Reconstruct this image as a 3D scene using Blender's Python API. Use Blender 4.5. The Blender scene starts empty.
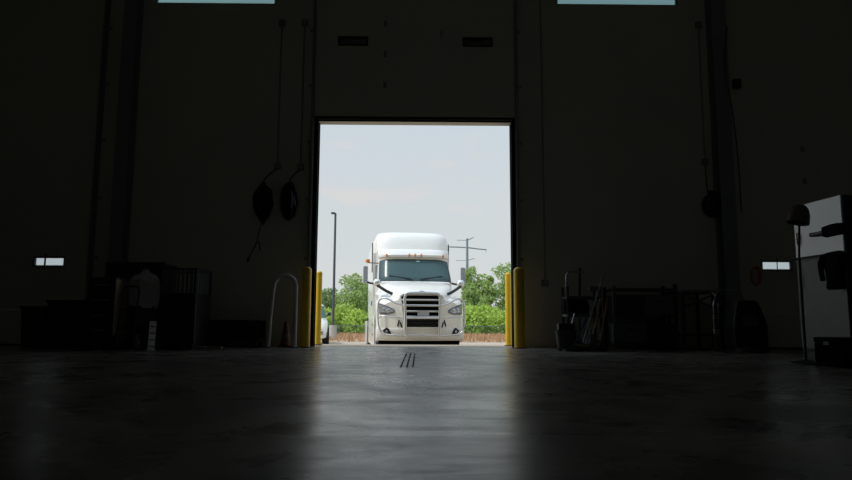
import bpy, bmesh, math, random
from mathutils import Vector, Matrix
random.seed(7)
PI = math.pi
SC = bpy.context.scene
COL = SC.collection
R = math.radians

# ------------------------------------------------------------------ camera
FPX, CX, CY = 661.0, 426.0, 240.0
CAMH = 0.455
YAW, PITCH, ROLL = R(0.52), R(7.15), R(0.27)
_F = Vector((math.sin(YAW)*math.cos(PITCH), math.cos(YAW)*math.cos(PITCH), math.sin(PITCH)))
_R0 = Vector((math.cos(YAW), -math.sin(YAW), 0))
_U0 = _R0.cross(_F)
_R = _R0*math.cos(ROLL) + _U0*math.sin(ROLL)
_U = _U0*math.cos(ROLL) - _R0*math.sin(ROLL)
EYE = Vector((0, 0, CAMH))
cd = bpy.data.cameras.new('camera'); cam = bpy.data.objects.new('camera', cd); COL.objects.link(cam)
M3 = Matrix((_R, _U, -_F)).transposed()
cam.matrix_world = Matrix.Translation(EYE) @ M3.to_4x4()
cd.sensor_width = 36; cd.lens = 36*FPX/852; cd.clip_end = 2000; cd.clip_start = .05
SC.camera = cam

def at(px, py, Y):
    """world point at depth Y seen at photo pixel px, py"""
    d = _F*FPX + _R*(px-CX) - _U*(py-CY)
    return EYE + d*((Y-EYE.y)/d.y)

# ------------------------------------------------------------------ materials
MATS = {}
def mat(name, col, rough=.6, metal=0., noise=None, nscale=6., spec=.5, bump=0., trans=0., coat=0., emit=None, ior=None, stretch=None):
    if name in MATS: return MATS[name]
    m = bpy.data.materials.new(name); m.use_nodes = True
    nt = m.node_tree; b = nt.nodes['Principled BSDF']
    b.inputs['Base Color'].default_value = (*col, 1)
    b.inputs['Roughness'].default_value = rough
    b.inputs['Metallic'].default_value = metal
    b.inputs['Specular IOR Level'].default_value = spec
    if coat: b.inputs['Coat Weight'].default_value = coat; b.inputs['Coat Roughness'].default_value = .05
    if trans: b.inputs['Transmission Weight'].default_value = trans
    if ior: b.inputs['IOR'].default_value = ior
    amp = .12 if noise is None else noise
    tc = nt.nodes.new('ShaderNodeTexCoord')
    n = nt.nodes.new('ShaderNodeTexNoise'); n.inputs['Scale'].default_value = nscale; n.inputs['Detail'].default_value = 5
    if stretch:
        mp = nt.nodes.new('ShaderNodeMapping'); mp.inputs['Scale'].default_value = stretch
        nt.links.new(tc.outputs['Object'], mp.inputs['Vector']); nt.links.new(mp.outputs['Vector'], n.inputs['Vector'])
    else:
        nt.links.new(tc.outputs['Object'], n.inputs['Vector'])
    if amp:
        mx = nt.nodes.new('ShaderNodeMix'); mx.data_type = 'RGBA'
        nt.links.new(n.outputs['Fac'], mx.inputs['Factor'])
        mx.inputs['A'].default_value = (*[max(0, c*(1-amp*1.6)) for c in col], 1)
        mx.inputs['B'].default_value = (*[min(1, c*(1+amp*1.6)) for c in col], 1)
        nt.links.new(mx.outputs['Result'], b.inputs['Base Color'])
    if bump:
        bp = nt.nodes.new('ShaderNodeBump'); bp.inputs['Strength'].default_value = bump; bp.inputs['Distance'].default_value = .02
        nt.links.new(n.outputs['Fac'], bp.inputs['Height']); nt.links.new(bp.outputs['Normal'], b.inputs['Normal'])
    MATS[name] = m
    return m

def glass_mat(name, tint, rough=.02):
    if name in MATS: return MATS[name]
    m = bpy.data.materials.new(name); m.use_nodes = True
    nt = m.node_tree; nt.nodes.clear()
    out = nt.nodes.new('ShaderNodeOutputMaterial')
    tr = nt.nodes.new('ShaderNodeBsdfTransparent'); tr.inputs['Color'].default_value = (*tint, 1)
    gl = nt.nodes.new('ShaderNodeBsdfGlossy'); gl.inputs['Roughness'].default_value = rough
    fr = nt.nodes.new('ShaderNodeFresnel'); fr.inputs['IOR'].default_value = 1.45
    mx = nt.nodes.new('ShaderNodeMixShader')
    nt.links.new(fr.outputs[0], mx.inputs[0]); nt.links.new(tr.outputs[0], mx.inputs[1]); nt.links.new(gl.outputs[0], mx.inputs[2])
    nt.links.new(mx.outputs[0], out.inputs['Surface'])
    MATS[name] = m
    return m

def leaf_mat(name, a, b_):
    if name in MATS: return MATS[name]
    m = bpy.data.materials.new(name); m.use_nodes = True
    nt = m.node_tree; nt.nodes.clear()
    out = nt.nodes.new('ShaderNodeOutputMaterial')
    tc = nt.nodes.new('ShaderNodeTexCoord')
    n = nt.nodes.new('ShaderNodeTexNoise'); n.inputs['Scale'].default_value = 1.6; n.inputs['Detail'].default_value = 6
    nt.links.new(tc.outputs['Object'], n.inputs['Vector'])
    cr = nt.nodes.new('ShaderNodeValToRGB')
    cr.color_ramp.elements[0].position = .3; cr.color_ramp.elements[0].color = (*a, 1)
    cr.color_ramp.elements[1].position = .7; cr.color_ramp.elements[1].color = (*b_, 1)
    nt.links.new(n.outputs['Fac'], cr.inputs['Fac'])
    d = nt.nodes.new('ShaderNodeBsdfDiffuse'); t = nt.nodes.new('ShaderNodeBsdfTranslucent')
    nt.links.new(cr.outputs[0], d.inputs['Color']); nt.links.new(cr.outputs[0], t.inputs['Color'])
    mx = nt.nodes.new('ShaderNodeMixShader'); mx.inputs[0].default_value = .4
    nt.links.new(d.outputs[0], mx.inputs[1]); nt.links.new(t.outputs[0], mx.inputs[2]); nt.links.new(mx.outputs[0], out.inputs['Surface'])
    MATS[name] = m
    return m

WHITE = mat('truck_white_paint', (.81, .775, .70), .32, coat=.5, noise=.02)
BUMPW = mat('truck_bumper_plastic', (.72, .70, .655), .42, noise=.03)
CHROME = mat('brushed_steel', (.60, .58, .55), .26, 1., noise=.05)
CHROMED = mat('dull_metal', (.36, .36, .36), .42, .9, noise=.06)
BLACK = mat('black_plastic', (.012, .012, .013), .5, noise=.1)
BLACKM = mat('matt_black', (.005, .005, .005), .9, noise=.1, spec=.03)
RUBBER = mat('tyre_rubber', (.02, .02, .02), .85, noise=.15, nscale=20, spec=.25)
WSHIELD = mat('teal_reflection_glass', (.060, .105, .105), .22, noise=.15, nscale=1.5, spec=.15)  # opaque; base colour carries the teal reflection and dim interior
LENS = mat('headlight_lens', (.33, .35, .37), .12, noise=.2, nscale=14, coat=.6)
AMBER = mat('amber_lens', (.75, .22, .04), .25, noise=.05)
PLATE = mat('licence_plate_paint', (.42, .43, .45), .4, noise=.04)
YELLOW = mat('yellow_bollard_paint', (.95, .58, .015), .45, noise=.10, nscale=9)
GALV = mat('galvanised_steel', (.30, .30, .30), .45, .6, noise=.1)
CONC = mat('pale_concrete', (.44, .41, .365), .85, noise=.1, nscale=2., bump=.1)
WALLP = mat('painted_precast_wall', (.63, .61, .51), .8, noise=.05, nscale=1.2, bump=.05, spec=.2)
DARKW = mat('far_wall_paint', (.70, .69, .64), .9, noise=.08, nscale=1., spec=.1)
CEIL = mat('white_roof_deck', (.72, .72, .70), .9, noise=.1, nscale=1., spec=.1)
DOORP = mat('overhead_door_paint', (.63, .61, .52), .6, noise=.04, spec=.3)
COLP = mat('grey_steel_paint', (.25, .26, .27), .55, noise=.1)
CONDUIT = mat('conduit_grey', (.36, .36, .33), .6, .0, noise=.1)
CARW = mat('car_white_paint', (.72, .73, .73), .25, coat=.6, noise=.02)
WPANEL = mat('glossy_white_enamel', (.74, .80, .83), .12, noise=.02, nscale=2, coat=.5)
CARD = mat('brown_cardboard', (.25, .17, .10), .85, noise=.12)
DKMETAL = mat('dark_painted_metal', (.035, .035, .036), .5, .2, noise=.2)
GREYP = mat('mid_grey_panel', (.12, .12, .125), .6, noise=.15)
LIT_TAN = mat('tan_lit_side', (.48, .40, .31), .6, noise=.1)
WOOD = mat('worn_wood', (.42, .27, .13), .65, noise=.2, nscale=3, stretch=(8, 8, .7))
FILM = mat('clear_plastic_film', (.75, .75, .76), .10, noise=.2, nscale=9, bump=1., trans=.35, coat=.6)
WHITEP = mat('white_plastic', (.75, .75, .72), .5, noise=.05)
REDP = mat('red_orange_plastic', (.16, .03, .025), .6, noise=.1)
BLUEP = mat('blue_cloth', (.06, .09, .22), .8, noise=.15)
ORANGEP = mat('orange_vinyl', (.6, .2, .03), .6, noise=.1)
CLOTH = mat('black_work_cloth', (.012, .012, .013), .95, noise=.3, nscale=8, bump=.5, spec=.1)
POLE = mat('dark_bronze_pole', (.05, .055, .06), .5, noise=.08)
TOWER = mat('weathered_steel', (.20, .22, .24), .7, .2, noise=.06)
BARK = mat('bark', (.16, .12, .09), .9, noise=.2)
ROAD = mat('pale_yard_paving', (.41, .335, .25), .9, noise=.08, nscale=.8)
DIRT = mat('dry_brown_soil', (.33, .21, .115), .95, noise=.15, nscale=.7)
FIELD = mat('far_meadow', (.16, .2, .08), .95, noise=.2, nscale=.2)
DRYG = mat('dry_grass_blades', (.42, .245, .125), .9, noise=.2, nscale=1.)
FENCEM = mat('fence_wire', (.10, .12, .11), .6, .3, noise=.05)
LEAF_A = leaf_mat('leaf_light_green', (.27, .40, .06), (.52, .63, .15))
LEAF_B = leaf_mat('leaf_mid_green', (.22, .31, .09), (.43, .53, .19))
LEAF_C = leaf_mat('leaf_deep_green', (.18, .27, .11), (.33, .43, .19))
GLASS = glass_mat('clear_glass', (.93, .96, .96))
GLASST = glass_mat('tinted_clerestory_glass', (.52, .64, .62))
GLASSD = glass_mat('door_window_glass', (.80, .84, .86))

def floor_material():
    m = bpy.data.materials.new('polished_concrete_floor'); m.use_nodes = True
    nt = m.node_tree; b = nt.nodes['Principled BSDF']; L = nt.links.new
    tc = nt.nodes.new('ShaderNodeTexCoord')
    def noise(scale, st, det=5, dist=0.):
        mp = nt.nodes.new('ShaderNodeMapping'); mp.inputs['Scale'].default_value = st
        L(tc.outputs['Object'], mp.inputs['Vector'])
        n = nt.nodes.new('ShaderNodeTexNoise'); n.inputs['Scale'].default_value = scale; n.inputs['Detail'].default_value = det
        n.inputs['Distortion'].default_value = dist; n.inputs['Roughness'].default_value = .62
        L(mp.outputs['Vector'], n.inputs['Vector']); return n
    def ramp(src, p0, c0, p1, c1):
        r = nt.nodes.new('ShaderNodeValToRGB'); r.color_ramp.elements[0].position = p0; r.color_ramp.elements[0].color = (*c0, 1)
        r.color_ramp.elements[1].position = p1; r.color_ramp.elements[1].color = (*c1, 1); L(src, r.inputs['Fac']); return r
    a = noise(1.5, (.8, .8, 1), 8, 1.0); c = noise(1.1, (.7, .8, 1), 7, 1.4); d = noise(9, (1, .6, 1), 4)
    col = ramp(a.outputs['Fac'], .36, (.13, .121, .106), .62, (.39, .35, .30))
    L(col.outputs[0], b.inputs['Base Color'])
    rr = ramp(c.outputs['Fac'], .36, (.19,)*3, .66, (.32,)*3)
    ad = nt.nodes.new('ShaderNodeMath'); ad.operation = 'MULTIPLY_ADD'
    L(d.outputs['Fac'], ad.inputs[0]); ad.inputs[1].default_value = .07; L(rr.outputs[0], ad.inputs[2])
    L(ad.outputs[0], b.inputs['Roughness'])
    sp = ramp(noise(1.7, (.5, .75, 1), 8, 2.2).outputs['Fac'], .38, (.14,)*3, .60, (.62,)*3)
    f2 = ramp(noise(5.5, (.35, 1., 1), 7, .8).outputs['Fac'], .38, (.5,)*3, .60, (1.35,)*3)
    mu = nt.nodes.new('ShaderNodeMath'); mu.operation = 'MULTIPLY'; L(sp.outputs[0], mu.inputs[0]); L(f2.outputs[0], mu.inputs[1])
    L(mu.outputs[0], b.inputs['Specular IOR Level']); b.inputs['Specular Tint'].default_value = (1., .965, .935, 1)
    bp = nt.nodes.new('ShaderNodeBump'); bp.inputs['Strength'].default_value = .10; bp.inputs['Distance'].default_value = .01
    L(a.outputs['Fac'], bp.inputs['Height']); L(bp.outputs['Normal'], b.inputs['Normal'])
    return m
FLOORM = floor_material()

# ------------------------------------------------------------------ mesh helpers
class MB:
    def __init__(s): s.v = []; s.f = []
    def add(s, vs, fs):
        b = len(s.v); s.v += [tuple(p) for p in vs]; s.f += [tuple(b+i for i in f) for f in fs]; return s
    def box(s, c, d, rz=0., M=None):
        hx, hy, hz = d[0]/2, d[1]/2, d[2]/2
        vs = [Vector((x, y, z)) for z in (-hz, hz) for y in (-hy, hy) for x in (-hx, hx)]
        if rz: Q = Matrix.Rotation(rz, 3, 'Z'); vs = [Q @ p for p in vs]
        if M is not None: vs = [M @ p for p in vs]
        c = Vector(c)
        return s.add([p+c for p in vs], [(0, 2, 3, 1), (4, 5, 7, 6), (0, 1, 5, 4), (2, 6, 7, 3), (0, 4, 6, 2), (1, 3, 7, 5)])
    def bb(s, x0, x1, y0, y1, z0, z1): return s.box(((x0+x1)/2, (y0+y1)/2, (z0+z1)/2), (abs(x1-x0), abs(y1-y0), abs(z1-z0)))
    def loft(s, rings, caps=True, closed=True):
        n = len(rings[0]); vs = [p for r in rings for p in r]; fs = []
        for i in range(len(rings)-1):
            for j in range(n if closed else n-1):
                k = (j+1) % n
                fs.append((i*n+j, i*n+k, (i+1)*n+k, (i+1)*n+j))
        if caps and closed:
            fs.append(tuple(reversed(range(n)))); fs.append(tuple((len(rings)-1)*n+j for j in range(n)))
        return s.add(vs, fs)
    def tube(s, path, r, n=8, closed=False):
        P = [Vector(p) for p in path]; m = len(P); rings = []; up = None
        for i in range(m):
            if closed: t = P[(i+1) % m]-P[i-1]
            else: t = P[min(i+1, m-1)]-P[max(i-1, 0)]
            t.normalize()
            if up is None:
                up = Vector((0, 0, 1)) if abs(t.z) < .9 else Vector((1, 0, 0))
            up = (up - t*up.dot(t)).normalized(); sd = t.cross(up)
            rr = r[i] if isinstance(r, (list, tuple)) else r
            rings.append([P[i] + up*(rr*math.cos(2*PI*k/n)) + sd*(rr*math.sin(2*PI*k/n)) for k in range(n)])
        if closed: rings.append(rings[0])
        return s.loft(rings, caps=not closed)
    def cyl(s, p0, p1, r0, r1=None, n=16):
        return s.tube([p0, p1], [r0, r0 if r1 is None else r1], n)
    def lathe(s, prof, c=(0, 0, 0), axis='Z', n=24):
        rings = []
        for (r, z) in prof:
            ring = []
            for k in range(n):
                a = 2*PI*k/n; x, y = r*math.cos(a), r*math.sin(a)
                p = {'Z': (x, y, z), 'X': (z, x, y), 'Y': (x, z, y)}[axis]
                ring.append((p[0]+c[0], p[1]+c[1], p[2]+c[2]))
            rings.append(ring)
        return s.loft(rings)
    def patch(s, fn, nu, nv, thick):
        """curved plate: fn(a, b) -> point, a,b in 0..1; thick = offset vector"""
        th = Vector(thick); n1 = nu+1
        top = [Vector(fn(i/nu, j/nv)) for j in range(nv+1) for i in range(nu+1)]
        k = len(top); vs = top + [p+th for p in top]; fs = []
        for j in range(nv):
            for i in range(nu):
                a = j*n1+i; fs.append((a, a+1, a+1+n1, a+n1)); fs.append((k+a, k+a+n1, k+a+1+n1, k+a+1))
        edge = [i for i in range(n1)] + [j*n1+nu for j in range(1, nv+1)] + [nv*n1+i for i in range(nu-1, -1, -1)] + [j*n1 for j in range(nv-1, 0, -1)]
        for q in range(len(edge)):
            a, b = edge[q], edge[(q+1) % len(edge)]
            fs.append((a, k+a, k+b, b))
        return s.add(vs, fs)
    def build(s, name, m, parent=None, smooth=None, bevel=0., sub=0):
        me = bpy.data.meshes.new(name); me.from_pydata(s.v, [], s.f); me.update()
        bm = bmesh.new(); bm.from_mesh(me); bmesh.ops.recalc_face_normals(bm, faces=bm.faces); bm.to_mesh(me); bm.free()
        me.materials.append(m)
        o = bpy.data.objects.new(name, me); COL.objects.link(o)
        if parent is not None: o.parent = parent
        if smooth is not None:
            for p in me.polygons: p.use_smooth = True
            me.set_sharp_from_angle(angle=R(smooth))
        if bevel:
            md = o.modifiers.new('bevel', 'BEVEL'); md.width = bevel; md.segments = 2; md.limit_method = 'ANGLE'; md.angle_limit = R(40)
        if sub:
            md = o.modifiers.new('sub', 'SUBSURF'); md.levels = sub; md.render_levels = sub
        return o

def arc(c, r, a0, a1, n, plane='xz', ry=None):
    out = []
    for i in range(n+1):
        a = a0+(a1-a0)*i/n; p, q = r*math.cos(a), (ry or r)*math.sin(a)
        out.append((c[0]+p, c[1], c[2]+q) if plane == 'xz' else ((c[0], c[1]+p, c[2]+q) if plane == 'yz' else (c[0]+p, c[1]+q, c[2])))
    return out

def spline(pts, n=6):
    """Catmull-Rom through pts"""
    P = [Vector(p) for p in pts]; out = []
    for i in range(len(P)-1):
        p0, p1, p2, p3 = P[max(i-1, 0)], P[i], P[i+1], P[min(i+2, len(P)-1)]
        for k in range(n):
            t = k/n
            out.append(.5*((2*p1)+(p2-p0)*t+(2*p0-5*p1+4*p2-p3)*t*t+(3*p1-p0-3*p2+p3)*t*t*t))
    out.append(P[-1]); return out

def tag(o, label=None, cat=None, group=None, kind=None):
    if label: o['label'] = label
    if cat: o['category'] = cat
    if group: o['group'] = group
    if kind: o['kind'] = kind
    return o
def thing(name, label, cat, loc=(0, 0, 0), rz=0., group=None, kind=None):
    o = bpy.data.objects.new(name, None); COL.objects.link(o); o.empty_display_size = .2
    o.location = loc; o.rotation_euler = (0, 0, rz)
    return tag(o, label, cat, group, kind)
def dup(root, loc, rz=None, label=None):
    r = root.copy(); COL.objects.link(r); r.location = loc
    if rz is not None: r.rotation_euler = (0, 0, rz)
    if label: r['label'] = label
    for ch in list(root.children):
        c = ch.copy(); COL.objects.link(c); c.parent = r
        for g in list(ch.children):
            d = g.copy(); COL.objects.link(d); d.parent = c
    return r
def struct(o, label=None, cat=None): return tag(o, label, cat, kind='structure')
def lerp_table(T, x):
    if x <= T[0][0]: return T[0][1]
    for (a, va), (b, vb) in zip(T, T[1:]):
        if x <= b:
            t = (x-a)/(b-a); return va+(vb-va)*t
    return T[-1][1]

# ------------------------------------------------------------------ the hall
WY, WT = 12.70, .22                         # inner face and thickness of the front wall
DX0, DX1 = at(317.3, 252, WY+WT+.01).x-.016, at(510.7, 252, WY+WT+.01).x+.016
DZ = at(415, 122.0, WY).z; DLEAF = at(415, 119.3, WY).z
DW = DX1-DX0; DC = (DX0+DX1)/2
PITCHX = 8.06                               # bay spacing
DCL = at(51, 261.5, WY).x - DW*.325; DCR = at(775, 266, WY).x + DW*.325
XL, XR, YB, ZC = -15.0, 15.0, -9.0, 9.6
CLW = [(at(158, 3, WY).x-.09, at(274, 3, WY).x+.02, at(216, 3.0, WY).z), (at(557, 4, WY).x, at(675, 4, WY).x+.09, at(616, 4.3, WY).z)]

def wall_panel(name, x0, x1, z0, z1, y0, y1, holes, m):
    xs = sorted({x0, x1, *[h[0] for h in holes], *[h[1] for h in holes]}); zs = sorted({z0, z1, *[h[2] for h in holes], *[h[3] for h in holes]})
    def solid(i, j):
        if i < 0 or j < 0 or i >= len(xs)-1 or j >= len(zs)-1: return False
        cx, cz = (xs[i]+xs[i+1])/2, (zs[j]+zs[j+1])/2
        return not any(h[0] < cx < h[1] and h[2] < cz < h[3] for h in holes)
    b = MB()
    for i in range(len(xs)-1):
        for j in range(len(zs)-1):
            if not solid(i, j): continue
            a0, a1, c0, c1 = xs[i], xs[i+1], zs[j], zs[j+1]
            b.add([(a0, y0, c0), (a1, y0, c0), (a1, y0, c1), (a0, y0, c1)], [(0, 1, 2, 3)])
            b.add([(a0, y1, c0), (a1, y1, c0), (a1, y1, c1), (a0, y1, c1)], [(3, 2, 1, 0)])
            if not solid(i-1, j): b.add([(a0, y0, c0), (a0, y1, c0), (a0, y1, c1), (a0, y0, c1)], [(3, 2, 1, 0)])
            if not solid(i+1, j): b.add([(a1, y0, c0), (a1, y1, c0), (a1, y1, c1), (a1, y0, c1)], [(0, 1, 2, 3)])
            if not solid(i, j-1): b.add([(a0, y0, c0), (a1, y0, c0), (a1, y1, c0), (a0, y1, c0)], [(3, 2, 1, 0)])
            if not solid(i, j+1): b.add([(a0, y0, c1), (a1, y0, c1), (a1, y1, c1), (a0, y1, c1)], [(0, 1, 2, 3)])
    me = bpy.data.meshes.new(name); me.from_pydata(b.v, [], b.f); me.update()
    bm = bmesh.new(); bm.from_mesh(me); bmesh.ops.remove_doubles(bm, verts=bm.verts, dist=1e-5); bmesh.ops.recalc_face_normals(bm, faces=bm.faces); bm.to_mesh(me); bm.free()
    me.materials.append(m); o = bpy.data.objects.new(name, me); COL.objects.link(o)
    return struct(o)

doors = [(DX0, DX1), (DCL-DW/2, DCL+DW/2), (DCR-DW/2, DCR+DW/2)]
holes = [(a, b, -1, DZ) for a, b in doors] + [(a, b, z, z+1.15) for a, b, z in CLW]
wall_panel('wall_front', XL, XR, 0, ZC, WY, WY+WT, holes, WALLP)
struct(MB().bb(XL-.2, XL, YB-.2, WY+WT, 0, ZC).build('wall_left', DARKW))
struct(MB().bb(XR, XR+.2, YB-.2, WY+WT, 0, ZC).build('wall_right', DARKW))
FILL_WINDOWS = [(x, x+2.2, 6.9, 8.05) for x in (-1.6, 3.2)]  # unseen windows added behind the camera to brighten the interior
wall_panel('wall_back', XL, XR, 0, ZC, YB-.2, YB, FILL_WINDOWS, DARKW)
for k, (a, b, z0, z1) in enumerate(FILL_WINDOWS):
    f = MB(); f.bb(a, a+.04, YB-.14, YB-.06, z0, z1).bb(b-.04, b, YB-.14, YB-.06, z0, z1).bb(a, b, YB-.14, YB-.06, z0, z0+.04).bb(a, b, YB-.14, YB-.06, z1-.04, z1)
    w_ = struct(f.build('window_%d' % (k+3), BLACK))  # frame of an added window, there only for its daylight
    MB().bb(a+.04, b-.04, YB-.105, YB-.095, z0+.04, z1-.04).build('pane', GLASS, w_)
struct(MB().bb(XL-.2, XR+.2, YB-.2, WY+WT, ZC, ZC+.2).build('ceiling', CEIL))
struct(MB().bb(XL-.2, XR+.2, YB-.2, WY+.02, -.2, 0).build('floor', FLOORM))

# clerestory windows
for i, (a, b, z) in enumerate(CLW):
    f = MB(); t = .05; y0, y1 = WY+.08, WY+.16
    f.bb(a, b, y0, y1, z+1.15-t, z+1.15).bb(a, b, y0, y1, z, z+.012).bb(a, a+.03, y0, y1, z, z+1.15).bb(b-.03, b, y0, y1, z, z+1.15)
    w = struct(f.build('window_%d' % (i+1), BLACK))
    MB().bb(a+.03, b-.03, WY+.115, WY+.125, z+.012, z+1.1).build('pane', GLASST, w)

# black steel channel lining each side of the open doorway
for i, (x, s) in enumerate(((DX0, -1), (DX1, 1))):
    b = MB(); b.bb(x+s*.002, x+s*.062, WY-.012, WY-.001, 0, DZ+.05); b.bb(x-s*.003, x-s*.016, WY-.05, WY+WT+.01, 0, DZ)
    struct(b.build('trim_%d' % (i+1), BLACKM))
b = MB().bb(DX0-.06, DX1+.06, WY-.012, WY-.001, DZ+.003, DZ+.03)
struct(b.build('trim_3', BLACKM))

# sectional overhead doors: one raised above the open doorway, one closed on either side
SECH = (DLEAF+.05)/7
def make_door(name, xc, zb, seamlines=7, nsec=7):
    d = thing(name, None, None, (xc, WY-.038, zb), kind='structure')
    w2 = DW/2+.062
    for k in range(nsec):
        z0, z1 = k*SECH+.0005, (k+1)*SECH-.0005
        if k == 2:
            b = MB(); wz0, wz1 = z0+.19, z0+.19+.155
            xs = [-w2]
            for c in (-DW*.325, DW*.325):
                b.bb(xs[-1], c-.285, -.022, .022, wz0, wz1); xs.append(c+.285)
            b.bb(xs[-1], w2, -.022, .022, wz0, wz1)
            b.bb(-w2, w2, -.022, .022, z0, wz0).bb(-w2, w2, -.022, .022, wz1, z1)
            s = b.build('door_section', DOORP, d)
            for c in (-DW*.325, DW*.325):
                f = MB()
                f.bb(c-.30, c-.275, -.034, .034, wz0-.02, wz1+.02).bb(c+.275, c+.30, -.034, .034, wz0-.02, wz1+.02)
                f.bb(c-.275, c+.275, -.034, .034, wz0-.02, wz0+.008).bb(c-.275, c+.275, -.034, .034, wz1-.008, wz1+.02)
                win = f.build('window', BLACK, d)
                MB().bb(c-.275, c+.275, -.004, .004, wz0+.008, wz1-.008).build('pane', GLASSD, win)
        else:
            MB().bb(-w2, w2, -.022, .022, z0, z1).build('door_section', DOORP, d)
        if k:
            for hx in (-.60,):
                h = MB().bb(hx-.03, hx+.03, -.036, -.020, k*SECH-.06, k*SECH+.06); h.cyl((hx-.035, -.038, k*SECH), (hx+.035, -.038, k*SECH), .012, n=8)
                h.build('hinge', COLP, d)
    MB().bb(-w2, w2, -.02, .02, -.028, .008).build('bottom_seal', BLACKM, d)
    return d
d1 = make_door('door_1', DC, DLEAF+.03)
b = MB().bb(.50, .53, -.05, -.02, 1.62, 1.80); b.box((.515, -.055, 1.71), (.06, .03, .03)); b.build('pull_handle', CHROMED, d1)
d2 = make_door('door_2', DCL, .027)
d3 = make_door('door_3', DCR, .027)
# lock bar standing across the right-hand window, slide bolt behind the left one
MB().bb(-DW*.325-.007, -DW*.325+.007, -.045, -.036, 2*SECH+.14, 2*SECH+.42).build('lock_bar', BLACK, d3)
MB().bb(DW*.325-.085, DW*.325-.055, -.045, -.036, 2*SECH+.14, 2*SECH+.42).build('lock_bar', BLACK, d2)

# vertical lift tracks
def make_track(x, s, ztop, label):
    t = thing('door_track', label, 'door track', (x, WY, 0), group='vertical door tracks')
    b = MB(); b.bb(0, s*.05, -.13, -.122, 0, ztop).bb(s*.045, s*.05, -.13, -.05, 0, ztop).bb(0, s*.004, -.13, -.10, 0, ztop)
    b.build('rail', GALV, t)
    MB().bb(s*.05, s*.056, -.12, -.002, 0, ztop).build('mounting_angle', COLP, t)
    z = .5
    while z < ztop:
        MB().bb(s*.056, s*.13, -.012, -.001, z, z+.06).build('bracket', GALV, t); z += 1.15
    return t
make_track(DX0-.068, -1, 9.0, 'grey steel door track on the left jamb of the open doorway')
make_track(DX1+.068, 1, 9.0, 'grey steel door track on the right jamb of the open doorway')
make_track(DCL+DW/2+.085, 1, 9.0, 'dark door track beside the closed door with the small window, left of the doorway')
make_track(DCR-DW/2-.085, -1, 9.0, 'dark door track beside the closed door with the small window, right of the doorway')

# steel columns against the wall
def make_column(x, label):
    t = thing('steel_column', label, 'column', (x, WY-.02, 0))
    MB().bb(-.13, .13, -.28, -.268, .02, ZC-.01).bb(-.13, .13, -.012, 0, .02, ZC-.01).build('flange', COLP, t)
    MB().bb(-.006, .006, -.27, -.01, .02, ZC-.01).build('web', COLP, t)
    MB().bb(-.18, .18, -.33, .0, 0, .02).build('base_plate', COLP, t)
    return t
make_column(at(112, 300, WY-.3).x, 'grey steel column beside the closed door left of the open doorway')
make_column(at(733, 300, WY-.3).x, 'grey steel column beside the closed door right of the open doorway')

# conduits with junction boxes, and the coils that hang below them
def make_conduit(ptop, pbot, label, Y=WY-.03):
    a, b_ = at(*ptop, Y), at(*pbot, Y); x = (a.x+b_.x)/2
    t = thing('electrical_conduit', label, 'conduit', (x, WY, b_.z), group='wall conduits')
    MB().cyl((0, -.03, .05), (0, -.03, a.z-b_.z), .016, n=10).build('pipe', CONDUIT, t)
    MB().bb(-.06, .06, -.075, -.002, -.06, .06).build('junction_box', COLP, t, bevel=.006)
    MB().bb(-.06, .06, -.075, -.002, a.z-b_.z-.02, a.z-b_.z+.10).build('junction_box', COLP, t, bevel=.006)
    return t
make_conduit((283, 25), (276.5, 166), 'thin wall conduit above the left one of two black coiled cables')
make_conduit((306, 25), (299.5, 167), 'thin wall conduit nearest the left jamb of the open doorway')
make_conduit((698.5, 27), (705, 162), 'thin wall conduit above the round black cord reel on the right')
make_conduit((539, -30), (546, 283), 'thin conduit dropping to a small outlet box right of the doorway')

def make_coil(p, w, h, label, plug=None, cordto=None):
    t = thing('hanging_cable_coil', label, 'cable coil', (p.x, WY, p.z), group='black cables coiled on the wall')
    b = MB(); rr = random.Random(int(p.x*100))
    for k in range(13):
        ph = rr.uniform(-.15, .15); ww, hh = w/2*(.16+.84*((k*5) % 13)/12), h/2*rr.uniform(.74, 1); y = -.05-.13*k/12
        b.tube([(ww*math.cos(a)+.02*math.sin(3*a+k), y+.012*math.sin(2*a+k), hh*math.sin(a)+ph*.25+.02*math.cos(2*a+k)) for a in [2*PI*i/28 for i in range(28)]], .02, 6, closed=True)
    b.build('cable', BLACK, t, smooth=60)
    MB().tube(spline([(0, -.002, h*.30), (0, -.12, h*.28), (0, -.22, h*.29), (0, -.235, h*.36)]), .012, 6).build('wall_hook', DKMETAL, t)
    if cordto is not None:
        MB().tube(spline([(0, -.10, h*.38), (.03*rr.uniform(-1, 1), -.08, h*.38+(cordto.z-p.z-h*.38)*.5), (cordto.x-p.x, -.075, cordto.z-p.z)]), .012, 6).build('lead', BLACK, t)
    if plug:
        c = MB().tube(spline([(.05, -.20, .22), (.09, -.24, .05), (.06, -.22, -.12)]), .016, 7); c.cyl((.11, -.22, .10), (.13, -.21, -.06), .022, n=8)
        c.build('plug', plug, t, smooth=60)
    return t
make_coil(at(263, 203, WY-.1), .36, .70, 'black cable hanging in a tall coil, the one farther from the doorway', None, at(276.5, 169, WY-.06))
make_coil(at(289, 203, WY-.1), .30, .70, 'black cable hanging in a coil with a grey plug, nearest the doorway', mat('grey_blue_plug', (.2, .23, .34), .4), at(299.5, 170, WY-.06))

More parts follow.
